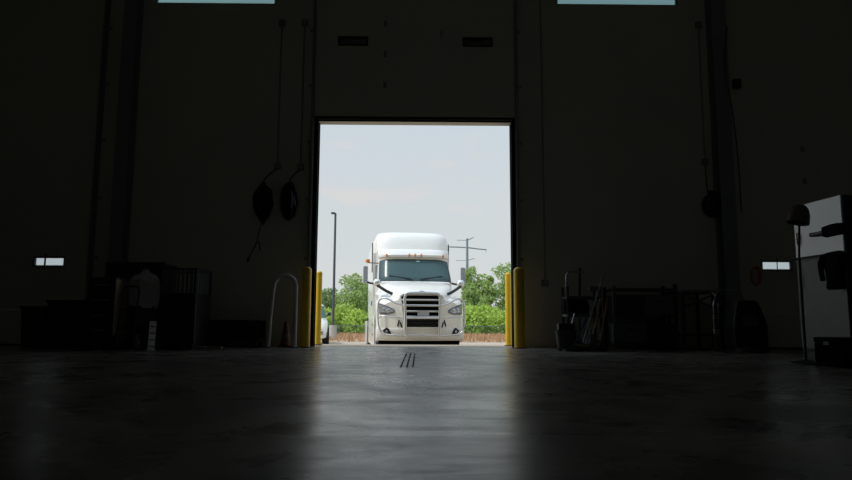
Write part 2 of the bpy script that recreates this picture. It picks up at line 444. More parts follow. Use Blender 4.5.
p = at(715, 205, WY-.12)
t = thing('cord_reel', 'round black cord reel hanging on the wall right of the doorway', 'cord reel', (p.x, WY, p.z))
MB().lathe([(.0, -.20), (.22, -.20), (.235, -.185), (.22, -.17), (.13, -.165), (.13, -.075), (.22, -.07), (.235, -.055), (.22, -.04), (0, -.04)], axis='Y').build('drum', BLACK, t, smooth=40)
b = MB()
for k in range(6): b.tube([(.165*math.cos(a), -.15+.014*k, .19*math.sin(a)) for a in [2*PI*i/24 for i in range(24)]], .016, 6, closed=True)
b.build('wound_cord', RUBBER, t, smooth=60)
MB().bb(-.06, .06, -.05, -.002, -.2, .3).build('bracket', DKMETAL, t)
c = at(705, 166, WY-.06)
MB().tube(spline([(-.10, -.12, .18), (-.13, -.1, .32), (c.x-p.x, -.075, c.z-p.z)]), .011, 6).build('lead', BLACK, t)

# forked air hose below the left coil
p = at(257, 240, WY-.1)
t = thing('hanging_air_hose', 'thin grey forked air hose hanging below the left black coil', 'air hose', (p.x, WY, p.z))
MB().tube(spline([(.10, -.10, .42), (.03, -.07, .2), (.0, -.06, .02)]), .011, 6).build('hose', GREYP, t)
MB().tube(spline([(0, -.06, .03), (-.04, -.06, -.10), (-.12, -.06, -.26), (-.15, -.06, -.33)]), .014, 6).build('branch', GREYP, t)
MB().tube(spline([(0, -.06, .03), (.05, -.06, -.12), (.04, -.06, -.2)]), .014, 6).build('branch', GREYP, t)
MB().cyl((0, -.06, -.02), (0, -.06, .07), .026, n=10).build('coupling', CHROMED, t)
MB().cyl((-.155, -.06, -.33), (-.175, -.06, -.42), .022, n=8).build('nozzle', BLACK, t)

# bright loose cable and small box beside the right column
p = at(727.5, 80, WY-.33)
t = thing('hanging_cable', 'pale cable running down the steel column right of the doorway', 'cable', (p.x, WY-.3, p.z))
MB().tube(spline([(.05, -.03, 1.1), (-.03, -.03, .5), (-.02, -.035, 0), (.05, -.03, -.5), (.12, -.03, -1.5), (.13, -.03, -2.6)]), .014, 7).build('cable_sheath', GREYP, t, smooth=60)
p = at(736.5, 84, WY-.03)
t = thing('switch_box', 'small black switch box high beside the column right of the doorway', 'switch box', (p.x, WY, p.z))
MB().bb(-.07, .07, -.09, -.002, -.09, .09).build('enclosure', BLACK, t, bevel=.008)
MB().cyl((0, -.09, 0), (0, -.11, 0), .025, n=12).build('button', REDP, t)
p = at(86, 125, WY-.03)

# bollards
def make_bollard(px0, px1, ytop, Y, label):
    a, b_ = at(px0, 346, Y), at(px1, 346, Y); r = (b_.x-a.x)/2; zt = at((px0+px1)/2, ytop, Y).z
    t = thing('bollard', label, 'bollard', ((a.x+b_.x)/2, Y, 0), group='yellow safety bollards')
    prof = [(0, 0.0), (r, 0.0), (r, zt-r*.75)] + [(r*math.cos(q), zt-r*.75+r*.75*math.sin(q)) for q in [PI/2*k/6 for k in range(1, 6)]] + [(.004, zt)]
    MB().lathe(prof, n=28).build('sleeve', YELLOW, t, smooth=50)
    MB().lathe([(r+.002, 0), (r+.03, 0), (r+.03, .014), (r+.002, .014)], n=24).build('base_collar', DKMETAL, t)
    return t
make_bollard(300.2, 309.8, 266.5, 12.25, 'dim yellow bollard inside, left of the open doorway')
make_bollard(314.3, 320.7, 271, 13.55, 'bright yellow bollard outside, left of the open doorway')
make_bollard(514.4, 525.2, 266.8, 12.25, 'dim yellow bollard inside, right of the open doorway')
make_bollard(505.7, 511.8, 272.5, 13.55, 'bright yellow bollard outside, right of the open doorway')

# steel hoop guard with a safety cone behind it
pl, pr = at(267.6, 348, 12.1), at(294.2, 348, 12.1); zt = at(285, 274.6, 12.1).z
t = thing('hoop_guard', 'bent grey steel hoop guard standing on the floor left of the yellow bollards', 'guard rail', ((pl.x+pr.x)/2, 12.1, 0))
hw = (pr.x-pl.x)/2
path = [(-hw, 0, 0), (-hw+.03, 0, zt*.45), (-hw+.06, 0, zt-.30)] + [(-hw+.27+.20*math.cos(a), 0, zt-.22+.20*math.sin(a)) for a in [PI-PI/2*k/6 for k in range(1, 7)]] + \
       [(hw-.20+.20*math.cos(a), 0, zt-.22+.20*math.sin(a)) for a in [PI/2-PI/2*k/6 for k in range(0, 7)]] + [(hw, 0, zt*.45), (hw, 0, 0)]
MB().tube(path, .042, 14).build('pipe', mat('grey_hoop_paint', (.66, .64, .59), .4, .3, noise=.08), t, smooth=60)
for x in (-hw, hw): MB().bb(x-.08, x+.08, -.08, .08, 0, .012).build('foot_plate', GALV, t)
p = at(285.5, 347, 12.4)
t = thing('safety_cone', 'dark red safety cone on the floor behind the grey hoop guard', 'cone', (p.x, 12.4, 0))
MB().bb(-.13, .13, -.13, .13, 0, .03).build('foot', BLACK, t, bevel=.01)
MB().lathe([(.0, .03), (.10, .03), (.035, .46), (.022, .48), (0, .48)], n=20).build('cone_body', REDP, t, smooth=40)
MB().lathe([(.080, .16), (.085, .16), (.060, .28), (.055, .28)], n=20).build('reflective_band', GREYP, t, smooth=40)

# slot drain in the floor
a, b_ = at(407, 353, 10).y, 0
def fl(px, py):
    d = _F*FPX + _R*(px-CX) - _U*(py-CY); return EYE + d*(-EYE.z/d.z)
q0, q1 = fl(408.2, 367.5), fl(409.8, 353.2)
L_ = q1.y-q0.y
t = thing('slot_drain', 'slot drain of three thin dark lines let into the floor before the doorway', 'drain', ((q0.x+q1.x)/2, (q0.y+q1.y)/2, 0))
for dx in (-.062, 0, .062): MB().bb(dx-.009, dx+.009, -L_/2, L_/2, -.004, .002).build('slot', mat('drain_dark', (.022, .022, .022), .9, noise=.1, spec=.05), t)

# ------------------------------------------------------------------ left clutter
# tool cabinet: the doorway light on its right side is put into the tan colour
Yc = 10.6; x0, x1 = at(84, 350, Yc).x, at(112, 350, Yc).x; h = at(100, 277, Yc).z
t = thing('tool_cabinet', 'tall dark rolling drawer cabinet with a tan side toned for the doorway light, left of the hand truck', 'cabinet', ((x0+x1)/2, Yc+.28, 0))
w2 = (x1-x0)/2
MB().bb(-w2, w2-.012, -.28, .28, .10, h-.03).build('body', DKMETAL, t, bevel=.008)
MB().bb(w2-.012, w2, -.28, .28, .10, h-.03).build('side_panel', LIT_TAN, t)
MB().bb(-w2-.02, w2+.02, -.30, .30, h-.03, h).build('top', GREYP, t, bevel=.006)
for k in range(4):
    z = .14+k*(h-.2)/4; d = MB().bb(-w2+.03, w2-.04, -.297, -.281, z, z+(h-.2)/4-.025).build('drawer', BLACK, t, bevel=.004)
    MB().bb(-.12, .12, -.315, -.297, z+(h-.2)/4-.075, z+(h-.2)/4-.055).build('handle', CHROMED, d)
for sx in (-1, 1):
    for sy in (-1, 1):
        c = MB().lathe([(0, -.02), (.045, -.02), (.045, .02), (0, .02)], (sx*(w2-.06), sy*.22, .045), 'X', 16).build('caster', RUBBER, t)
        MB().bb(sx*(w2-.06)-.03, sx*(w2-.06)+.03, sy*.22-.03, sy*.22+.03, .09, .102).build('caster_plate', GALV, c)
# hand truck leaning behind its right side
p = at(127, 349, 10.75)
t = thing('hand_truck', 'black hand truck with a rubber wheel between the tan sided cabinet and the wrapped drum', 'hand truck', (p.x+.01, 10.45, 0))
MB().tube([(-.13, .16, .1), (-.13, .30, .95), (-.10, .32, 1.02), (.10, .32, 1.02), (.13, .30, .95), (.13, .16, .1)], .016, 8).build('frame', DKMETAL, t, smooth=60)
for z in (.35, .65): MB().tube([(-.13, .16+.165*(z-.1), z), (.13, .16+.165*(z-.1), z)], .012, 8).build('crossbar', DKMETAL, t)
MB().bb(-.17, .17, -.02, .16, .004, .014).build('toe_plate', GALV, t)
for x in (-.17, .17):
    w_ = MB().lathe([(.05, -.03), (.10, -.035), (.125, -.02), (.125, .02), (.10, .035), (.05, .03)], (x, .22, .125), 'X', 22).build('wheel', RUBBER, t, smooth=40)
    MB().lathe([(.0, -.032), (.055, -.032), (.055, .032), (0, .032)], (x, .22, .125), 'X', 16).build('hub', CHROMED, w_)
# drum wrapped in plastic film
p = at(139, 351, 10.9); h = at(139, 281, 10.9).z
t = thing('wrapped_drum', 'dark drum with crumpled clear film over its top, beside the hand truck', 'drum', (p.x-.05, 11.1, 0))
r = .23
MB().lathe([(0, 0), (r, 0), (r, .02), (r-.006, .04), (r-.006, h*.33), (r+.008, h*.345), (r-.006, h*.36), (r-.006, h*.64), (r+.008, h*.655), (r-.006, h*.67), (r-.006, h-.03), (r, h-.02), (r, h), (0, h)], n=28).build('barrel', DKMETAL, t, smooth=40)
b = MB(); rr = random.Random(3); rings = []
for (rad, z) in ((r+.015, h-.42), (r+.03, h-.25), (r+.025, h-.08), (r+.02, h+.01), (r*.7, h+.10), (r*.35, h+.13), (.02, h+.2)):
    rings.append([((rad+rr.uniform(-.02, .02)*(rad > .1))*math.cos(2*PI*k/26), (rad+rr.uniform(-.02, .02)*(rad > .1))*math.sin(2*PI*k/26), z+rr.uniform(-.03, .03)) for k in range(26)])
b.loft(rings, caps=False).build('plastic_film', FILM, t, smooth=35)
# large dark slatted bin
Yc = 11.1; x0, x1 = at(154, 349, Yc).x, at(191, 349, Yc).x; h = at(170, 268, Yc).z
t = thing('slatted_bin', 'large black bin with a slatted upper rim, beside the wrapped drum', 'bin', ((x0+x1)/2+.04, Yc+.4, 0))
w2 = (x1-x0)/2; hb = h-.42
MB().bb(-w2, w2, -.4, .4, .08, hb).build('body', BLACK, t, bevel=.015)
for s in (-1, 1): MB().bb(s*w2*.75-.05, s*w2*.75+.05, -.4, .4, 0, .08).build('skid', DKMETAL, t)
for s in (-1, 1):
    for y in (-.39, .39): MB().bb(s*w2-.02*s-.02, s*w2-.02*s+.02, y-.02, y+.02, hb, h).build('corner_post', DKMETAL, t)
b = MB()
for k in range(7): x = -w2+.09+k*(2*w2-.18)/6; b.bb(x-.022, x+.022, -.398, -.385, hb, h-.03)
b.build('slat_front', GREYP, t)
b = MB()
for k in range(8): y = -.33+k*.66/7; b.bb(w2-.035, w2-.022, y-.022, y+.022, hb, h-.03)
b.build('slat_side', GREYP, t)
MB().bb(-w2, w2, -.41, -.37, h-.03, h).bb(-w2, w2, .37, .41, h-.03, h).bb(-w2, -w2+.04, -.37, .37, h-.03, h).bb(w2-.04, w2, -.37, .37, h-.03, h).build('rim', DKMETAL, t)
# tarpaulin heap over the bin
x0, x1 = at(133, 270, 11.9).x, at(188, 270, 11.9).x
p0 = at(158, 262, 11.9)
# tall dark crate behind cabinet and drum
Yc = 11.7; x0, x1 = at(100, 349, Yc).x, at(160, 349, Yc).x; h = at(130, 262, Yc).z
t = thing('wooden_crate', 'big dark shipping crate against the wall behind the drum and cabinet', 'crate', ((x0+x1)/2, Yc+.35, 0))
w2 = (x1-x0)/2
MB().bb(-w2+.02, w2-.02, -.32, .32, .1, h-.02).build('panel', mat('dark_stained_ply', (.05, .045, .04), .8, noise=.2), t)
b = MB()
for s in (-1, 1): b.bb(s*w2-s*.08, s*w2, -.345, -.32, .1, h)
for z in (.1, h/2, h-.09): b.bb(-w2+.08, w2-.08, -.342, -.32, z, z+.09)
b.build('batten', mat('dark_batten', (.07, .062, .05), .8, noise=.2), t)
for s in (-1, 0, 1): MB().bb(s*(w2-.06)-.05, s*(w2-.06)+.05, -.32, .32, 0, .1).build('runner', DKMETAL, t)
# white marker board strip with dark bands
p = at(149, 350, 10.72); q = at(149, 321, 10.72)
t = thing('marker_strip', 'short white strip with dark bands leaning on the front of the wrapped drum', 'marker strip', (p.x, 10.72, 0))
M = Matrix.Rotation(R(42), 3, 'Z') @ Matrix.Rotation(R(4), 3, 'Y') @ Matrix.Rotation(R(-6), 3, 'X')
MB().box((.02, .04, q.z/2), (.11, .012, q.z), M=M).build('board', mat('off_white_paint', (.82, .82, .78), .5), t)
for k in range(5):
    c = M @ Vector((0, -.0085, -q.z/2+.06+k*.105)); MB().box((.02+c.x, .04+c.y, q.z/2+c.z), (.085, .004, .016), M=M).build('band', BLACK, t)
# plank on the floor
a, b_ = at(181, 347.3, 11.4), at(221, 346.5, 11.4)
t = thing('timber_plank', 'pale timber plank lying on the floor right of the slatted bin', 'plank', ((a.x+b_.x)/2, 11.45, 0))
MB().bb(-(b_.x-a.x)/2, (b_.x-a.x)/2, -.07, .07, 0, .035).build('board', mat('pale_timber', (.42, .36, .27), .7, noise=.15, stretch=(.6, 8, 8)), t, bevel=.004)
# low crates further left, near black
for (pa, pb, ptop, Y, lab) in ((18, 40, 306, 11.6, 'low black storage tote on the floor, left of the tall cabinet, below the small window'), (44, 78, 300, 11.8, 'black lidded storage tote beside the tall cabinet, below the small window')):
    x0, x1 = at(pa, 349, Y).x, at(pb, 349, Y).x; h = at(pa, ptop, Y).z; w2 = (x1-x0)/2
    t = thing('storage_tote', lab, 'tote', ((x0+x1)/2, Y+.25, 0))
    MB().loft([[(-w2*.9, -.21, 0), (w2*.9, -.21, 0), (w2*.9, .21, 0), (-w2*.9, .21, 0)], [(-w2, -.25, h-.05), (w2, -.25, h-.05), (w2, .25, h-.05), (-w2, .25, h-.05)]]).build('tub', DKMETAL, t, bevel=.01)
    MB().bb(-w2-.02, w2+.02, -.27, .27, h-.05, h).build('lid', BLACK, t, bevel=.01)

# dark hose reel stand between bin and hoop guard
p = at(215, 348, 12.2)
t = thing('scrap_cart', 'low black flatbed cart with solid sides against the wall left of the grey hoop guard', 'cart', (p.x+.1, 12.2, 0))
MB().bb(-.75, .75, -.28, .28, .12, .16).build('deck', DKMETAL, t)
for y in (-.275, .275): MB().bb(-.74, .74, y-.006, y+.006, .16, .47).build('side_panel', BLACK, t)
MB().tube([(-.75, -.275, .48), (.75, -.275, .48), (.75, .275, .48), (-.75, .275, .48)], .012, 8, closed=True).build('rail', DKMETAL, t)
for sx in (-1, 1):
    for sy in (-1, 1): MB().lathe([(0, -.02), (.06, -.02), (.06, .02), (0, .02)], (sx*.65, sy*.22, .06), 'X', 16).build('caster', RUBBER, t)

# ------------------------------------------------------------------ right clutter: janitor tool cart with long handles
Yc = 11.55
x0, x1 = at(568, 349, Yc).x, at(603, 349, Yc).x
zs = [at(585, y, Yc).z for y in (344, 317, 299)]
t = thing('tool_cart', 'black utility cart holding brooms, right of the yellow bollards', 'cart', ((x0+x1)/2, Yc+.22, 0))
w2 = (x1-x0)/2; zt = at(585, 285, Yc).z
for k, z in enumerate(zs): MB().bb(-w2, w2, -.22, .22, max(z, .12), max(z, .12)+.05).build('shelf', (DKMETAL, GREYP, DKMETAL)[k], t, bevel=.006)
for sx in (-1, 1):
    for sy in (-1, 1):
        MB().bb(sx*w2-.02*sx-.018, sx*w2-.02*sx+.018, sy*.20-.018, sy*.20+.018, .10, zs[2]+.22).build('post', DKMETAL, t)
        c = MB().lathe([(0, -.02), (.05, -.02), (.05, .02), (0, .02)], (sx*(w2-.03), sy*.19, .05), 'X', 16).build('caster', RUBBER, t)
MB().tube([(-w2, -.2, zs[2]+.2), (-w2, -.2, zs[2]+.42), (-w2+.05, -.2, zs[2]+.47), (w2*.2-.05, -.2, zs[2]+.47)], .014, 8).build('handle', CHROMED, t, smooth=60)
MB().bb(w2*.3, w2, -.23, -.19, zs[2]+.14, zs[2]+.22).build('tool_rail', GREYP, t)
# bag on the cart
p = thing('canvas_bag', 'black canvas bag on the middle of the utility cart of brooms', 'bag', ((x0+x1)/2-.12, Yc+.2, max(zs[1], .12)+.05))
MB().loft([[(x*sx, y*.15, z) for sx, y in ((-1, -1), (1, -1), (1, 1), (-1, 1))] for x, z in ((.2, 0), (.23, .12), (.2, .25))]).build('pouch', CLOTH, p, bevel=.03)
MB().tube(spline([(-.1, -.1, .24), (-.06, -.1, .29), (.06, -.1, .29), (.1, -.1, .24)]), .01, 6).build('strap', CLOTH, p)

def long_tool(name, ptop, pbot, Ytop, Ybot, label, cat, handle, head, r=.013, grip=None):
    a = at(*ptop, Ytop); b_ = at(*pbot, Ybot); b_.z = max(b_.z, .07)
    t = thing(name, label, cat, (b_.x, b_.y, 0), group='long handled tools on the utility cart')
    d = a-Vector((b_.x, b_.y, 0)); base = Vector((0, 0, b_.z))
    MB().cyl(base, d, r, n=10).build('handle', handle, t, smooth=60)
    if grip: MB().cyl(base.lerp(d, grip[0]), base.lerp(d, grip[1]), r*1.5, n=10).build('grip', grip[2], t, smooth=60)
    if head == 'broom':
        MB().bb(-.15, .15, -.035, .035, .07, .11).build('block', WOOD, t, bevel=.006)
        MB().loft([[(-.16, -.045, 0), (.16, -.045, 0), (.16, .045, 0), (-.16, .045, 0)], [(-.145, -.03, .07), (.145, -.03, .07), (.145, .03, .07), (-.145, .03, .07)]]).build('bristles', CLOTH, t)
    elif head == 'mop':
        b = MB(); rr = random.Random(5)
        for k in range(22):
            q = 2*PI*k/22; b.tube(spline([(0, 0, .30), (.07*math.cos(q), .07*math.sin(q), .2), ((.09+.03*rr.random())*math.cos(q), (.09+.03*rr.random())*math.sin(q), .012)], 4), .011, 5)
        b.build('yarn', GREYP, t, smooth=60)
        MB().cyl((0, 0, .26), (0, 0, .36), .03, n=10).build('socket', CHROMED, t)
    else:
        MB().bb(-.12, .12, -.012, .012, 0.0, .08).build('blade', DKMETAL, t)
    return t
long_tool('push_broom', (604.5, 271), (583, 343), 11.6, 11.2, 'long dark pole of a push broom leaning right across the cart', 'broom', mat('grey_pole', (.16, .16, .15), .4, .4), 'broom')
long_tool('mop', (601, 298), (591, 343), 11.5, 11.25, 'mop with a pale wooden grip leaning on the front of the cart', 'mop', WOOD, 'mop', grip=(.62, .92, WOOD))
long_tool('floor_scraper', (607.5, 297), (600, 342), 11.5, 11.15, 'scraper with a tan wooden handle, rightmost tool on the cart', 'scraper', WOOD, 'blade', grip=(.6, .95, WOOD))
long_tool('dust_brush', (580, 268), (579, 343), 12.45, 12.15, 'upright black brush leaning on the wall behind the utility cart', 'brush', BLACK, 'broom', r=.02)
long_tool('squeegee', (586, 318), (573, 347), 11.0, 11.0, 'short squeegee with a pale blue handle leaning low on the cart', 'squeegee', BLUEP, 'blade', r=.018)
# bucket and wringer in front
p = at(566, 347, 11.2)
t = thing('mop_bucket', 'black mop bucket with a wringer on the floor at the left foot of the cart', 'bucket', (p.x-.02, 11.1, 0))
MB().loft([[(r_*math.cos(2*PI*k/20)*1.2, r_*math.sin(2*PI*k/20), z) for k in range(20)] for r_, z in ((.12, .06), (.15, .34), (.16, .35), (.145, .35), (.11, .08))]).build('pail', DKMETAL, t, smooth=40)
MB().bb(-.14, .14, -.1, .06, .32, .46).build('wringer', BLACK, t, bevel=.02)
MB().cyl((.1, 0, .44), (.16, .02, .62), .012, n=8).build('lever', CHROMED, t)
for sx in (-1, 1):
    for sy in (-1, 1): MB().lathe([(0, -.015), (.03, -.015), (.03, .015), (0, .015)], (sx*.1, sy*.07, .03), 'X', 12).build('caster', RUBBER, t)

# white-edged post next to the cart and the low dark shelving
p = at(612.5, 349, 11.9); h = at(612.5, 285, 11.9).z
Yr = 11.9; x0, x1 = at(616, 349, Yr).x, at(678, 349, Yr).x; h2 = at(650, 288, Yr).z
t = thing('storage_rack', 'low black storage rack of dim grey bins against the wall right of the cart', 'rack', ((x0+x1)/2, Yr+.32, 0))
w2 = (x1-x0)/2
for s in (-1, 1):
    for y in (-.3, .3): MB().bb(s*w2-.03, s*w2+.03, y-.02, y+.02, 0, h2+(.07 if s > 0 else .04)).build('upright', GREYP if (s < 0 and y < 0) else DKMETAL, t)
for z in (.10, .58, h2-.04): MB().bb(-w2, w2, -.3, .3, z, z+.035).build('shelf', DKMETAL, t)
k = 0
gb = None
for row, z in enumerate((.135, .615)):
    for cix in range(2):
        xx = (x0+x1)/2 - w2*.47 + cix*w2*.94
        lab = 'dim grey bin in the low black rack, %s shelf, %s the brooms' % (('lower', 'upper')[row], ('nearer', 'farther from')[cix])
        g = thing('plastic_bin', lab, 'bin', (xx, Yr+.3, z), group='grey bins in the low black rack')
        hh = .36 if row else .34
        MB().loft([[(-.26, -.25, 0), (.26, -.25, 0), (.26, .25, 0), (-.26, .25, 0)], [(-.28, -.27, hh), (.28, -.27, hh), (.28, .27, hh), (-.28, .27, hh)]]).build('tub', GREYP if (row + cix) % 2 == 0 else DKMETAL, g, bevel=.012)
        MB().bb(-.08, .08, -.285, -.265, hh*.6, hh*.72).build('handle', BLACK, g)
# work bench with X brace
Yr = 11.7; x0, x1 = at(682, 349, Yr).x, at(716, 349, Yr).x; h2 = at(700, 290, Yr).z
t = thing('work_bench', 'grey topped steel work bench with a crossed brace, right of the low rack', 'bench', ((x0+x1)/2+.05, Yr+.4, 0))
w2 = (x1-x0)/2
MB().bb(-w2, w2, -.38, .38, h2-.05, h2).build('bench_top', GREYP, t, bevel=.006)
for s in (-1, 1):
    for y in (-.34, .34): MB().bb(s*(w2-.03)-.025, s*(w2-.03)+.025, y-.025, y+.025, 0, h2-.05).build('leg', DKMETAL, t)
MB().tube([(-w2+.04, -.345, .75), (w2-.04, -.345, h2-.08)], .018, 8).tube([(-w2+.04, -.36, h2-.08), (w2-.04, -.36, .75)], .018, 8).build('brace', GREYP, t)
MB().bb(-w2+.04, w2-.04, -.34, .34, .25, .28).build('lower_shelf', DKMETAL, t)
# slim gas cylinder with shiny collar rings
p = at(719.5, 349, 11.3); h = at(719.5, 292, 11.3).z
t = thing('gas_cylinder', 'slim dark gas cylinder with bright collar rings beside the work bench', 'gas cylinder', (p.x+.02, 11.35, 0))
MB().lathe([(0, 0), (.095, 0), (.10, .02), (.10, h-.22), (.085, h-.15), (.05, h-.10), (.035, h-.07), (.035, h-.03), (0, h-.03)], n=24).build('body', mat('gunmetal', (.12, .12, .13), .18, .9, noise=.05), t, smooth=40)
for z in (h-.42, h-.46, .30, .34): MB().lathe([(.10, z), (.108, z+.005), (.108, z+.02), (.10, z+.025)], n=24).build('collar_ring', CHROME, t, smooth=40)
v = MB().cyl((0, 0, h-.03), (0, 0, h), .018, n=10); v.cyl((-.04, 0, h-.012), (.04, 0, h-.012), .012, n=8); v.build('valve', CHROMED, t)
# floor scrubber
p = at(748, 350, 11.0)
t = thing('floor_scrubber', 'black walk behind floor scrubber with a sloped handle, right of the gas cylinder', 'floor scrubber', (p.x, 11.2, 0))
MB().loft([[(-.28, -.35, z0), (.28, -.35, z0), (.28, .35, z0), (-.28, .35, z0)] if i == 0 else [(-.28+dx, -.35, z0), (.28-dx, -.35+dy, z0), (.28-dx, .35, z0), (-.28+dx, .35, z0)] for i, (z0, dx, dy) in enumerate(((.10, 0, 0), (.45, .0, .0), (.75, .05, .1), (.85, .10, .12)))]).build('tank', BLACK, t, bevel=.03)
MB().lathe([(0, .0), (.26, .0), (.26, .08), (.2, .10), (0, .10)], (.0, -.30, 0), n=24).build('brush_deck', DKMETAL, t, smooth=40)
MB().tube(spline([(-.2, .2, .8), (-.24, .42, .98), (-.22, .5, 1.05), (.22, .5, 1.05), (.24, .42, .98), (.2, .2, .8)]), .017, 8).build('handle', CHROMED, t, smooth=60)
MB().bb(-.13, .11, -.372, -.35, .42, .58).build('glint_patch', GREYP, t)  # grey patch that paints a glint on the front of the tank
for s in (-1, 1): MB().lathe([(0, -.03), (.11, -.03), (.11, .03), (0, .03)], (s*.24, .3, .11), 'X', 20).build('wheel', RUBBER, t)
# orange cord on the wall
p = at(755, 276, WY-.14)
t = thing('extension_cord', 'dim orange cord looped on the closed door beside the right small window', 'cord', (p.x, WY-.12, p.z))
b = MB()
for k in range(6): b.tube([((.07+.012*(k % 3))*math.cos(a), -.02-.012*k, (.17+.01*(k % 2))*math.sin(a)) for a in [2*PI*i/24 for i in range(24)]], .010, 6, closed=True)
b.build('loops', ORANGEP, t, smooth=60)
MB().tube([(0, .02, .15), (0, -.11, .14), (0, -.115, .18)], .007, 6).build('hook', DKMETAL, t)

# ------------------------------------------------------------------ right foreground: white cabinet, lamp, hanging things
RZ = R(6); N0 = Vector((5.0, 7.7, 0)); QI = Matrix.Rotation(-RZ, 3, 'Z'); QF = Matrix.Rotation(RZ, 3, 'Z')
def lp(px, py, off):
    """cabinet frame: x out of the doors is negative, y along them, z up"""
    d = _F*FPX + _R*(px-CX) - _U*(py-CY); m = QF @ Vector((1, 0, 0))
    return QI @ (EYE + d*((N0.dot(m)-off-EYE.dot(m))/d.dot(m)) - N0)
def onx(px, py, X):
    d = _F*FPX + _R*(px-CX) - _U*(py-CY); return EYE + d*(X/d.x)
y0_, Wd = lp(846, 250, 0).y, lp(797, 250, 0).y
hC = lp(842, 194.5, 0).z; zC = lp(798, 259, 0).z
N0 = N0 + QF @ Vector((0, y0_, 0)); Wd -= y0_
t = thing('enamel_cabinet', 'tall glossy white doored cabinet at the right edge, its doors mirroring the doorway light', 'cabinet', N0, RZ)
MB().bb(0, .6, 0, Wd, .12, hC).build('body', DKMETAL, t, bevel=.012)
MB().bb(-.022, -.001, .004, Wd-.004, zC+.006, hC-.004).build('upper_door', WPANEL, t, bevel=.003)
MB().bb(-.022, -.001, .004, Wd-.004, .16, zC-.006).build('lower_door', mat('dim_reflection_enamel', (.11, .115, .11), .4, noise=.3, nscale=2.2), t, bevel=.003)  # grey puts the dim reflection low on the doors into the colour
for z in (zC+.25, zC-.3): MB().tube([(-.022, Wd*.9, z-.08), (-.05, Wd*.9, z-.07), (-.05, Wd*.9, z+.07), (-.022, Wd*.9, z+.08)], .008, 8).build('handle', DKMETAL, t)
MB().bb(.02, .58, .02, Wd-.02, 0, .12).build('plinth', DKMETAL, t)
# bar across the doors, with a black jacket over it
def wp(v): return N0 + QF @ Vector(v)
a, b_ = lp(798, 259.5, .09), lp(847, 250.5, .09); zb_ = (a.z+b_.z)/2
t = thing('hanging_bar', 'thin black bar across the doors of the glossy white cabinet', 'rail', wp((0, 0, zb_)), RZ)
MB().tube([(-.09, .02, 0), (-.09, Wd-.02, 0)], .012, 8).build('bar', BLACK, t)
for y in (.02, Wd-.02): MB().tube([(-.022, y, 0), (-.09, y, 0)], .010, 8).build('bracket', BLACK, t)
q0, q1 = lp(821, 250, .12).y, lp(845, 250, .12).y; zt_ = zb_; hj = zt_-lp(834, 292, .12).z
t = thing('work_jacket', 'black work jacket hanging over the bar on the glossy white cabinet', 'jacket', wp((-.11, (q0+q1)/2, zt_)), RZ)
wj = abs(q0-q1)/2
rings = []
for k in range(9):
    q_ = k/8; ww = wj*(1.0-.30*q_+.10*math.sin(q_*7)); dd = .065*(1-.1*q_) if k else .03
    rings.append([((dd+.010*math.sin(3*q+k))*math.cos(q), (ww+.010*math.sin(5*q+2*k))*math.sin(q), .025-q_*hj+.012*math.sin(2*q+k)) for q in [2*PI*i/22 for i in range(22)]])
MB().loft(rings).build('shell', CLOTH, t, smooth=60, sub=1)
MB().tube(spline([(-.04, wj*.6, -.02), (-.06, wj*.8, -hj*.3), (-.055, wj*.7, -hj*.7)]), [.035]*6+[.03]*6+[.028], 10).build('sleeve', CLOTH, t, smooth=60)
MB().tube(spline([(-.04, -wj*.6, -.02), (-.06, -wj*.8, -hj*.25), (-.055, -wj*.65, -hj*.6)]), [.035]*6+[.03]*6+[.028], 10).build('sleeve', CLOTH, t, smooth=60)
p0, p2, p1 = lp(811, 235, .05), lp(824, 232, .05), lp(845, 231.5, .05)
t = thing('tool_holster', 'black tool holster with a slate spout stuck on the glossy white cabinet door', 'holster', wp((-.023, p2.y, p2.z)), RZ)
MB().loft([[(0, y, z-hh), (-d_, y, z-hh*.8), (-d_, y, z+hh*.8), (0, y, z+hh)] for y, z, hh, d_ in ((.03, -.01, .03, .03), (0, 0, .07, .06), ((p1.y-p2.y)/2, .01, .075, .07), (p1.y-p2.y, .0, .065, .06))]).build('pouch', CLOTH, t, smooth=40)
MB().tube(spline([(-.03, 0, .0), (-.03, (p0.y-p2.y)*.5, -.01), (-.03, p0.y-p2.y, p0.z-p2.z)]), .028, 10).build('spout', mat('slate_plastic', (.10, .11, .14), .4), t, smooth=60)
# work lamp with a bell-shaped head
Xl = 4.5
hp = onx(799, 216, Xl)
t = thing('work_lamp', 'standing work lamp with a brown bell shaped head beside the white cabinet', 'lamp', (onx(806, 361, Xl).x, onx(806, 361, Xl).y, 0))
o = Vector(t.location)
hp = hp-o
zn = onx(806, 258, Xl).z
MB().lathe([(0, 0), (.17, 0), (.17, .02), (.05, .05), (.02, .06), (0, .06)], n=24).build('base', DKMETAL, t, smooth=40)
MB().cyl((0, 0, .05), (0, 0, zn), (.016), n=12).build('pole', DKMETAL, t, smooth=60)
MB().tube(spline([(0, 0, zn), (.02, .02, zn+.15), (hp.x*.6+.02, hp.y*.6, hp.z+.09), (hp.x, hp.y, hp.z+.10)]), .013, 8).build('arm', BLACK, t, smooth=60)
M = Matrix.Rotation(R(14), 3, 'Y')
b = MB(); prof = [(.03, .13), (.06, .125), (.09, .09), (.115, .02), (.125, -.09), (.12, -.09), (.11, .015), (.085, .08), (.05, .115), (.03, .12)]
b.lathe(prof, n=28)
b.v = [tuple(M @ Vector(p) + hp) for p in b.v]
b.build('lamp_shade', mat('brown_enamel', (.13, .10, .08), .4, noise=.06), t, smooth=40)
b = MB().lathe([(0, .10), (.04, .08), (.055, .02), (.04, -.04), (0, -.06)], n=16); b.v = [tuple(M @ Vector(p)+hp) for p in b.v]
b.build('bulb', WHITEP, t, smooth=60)
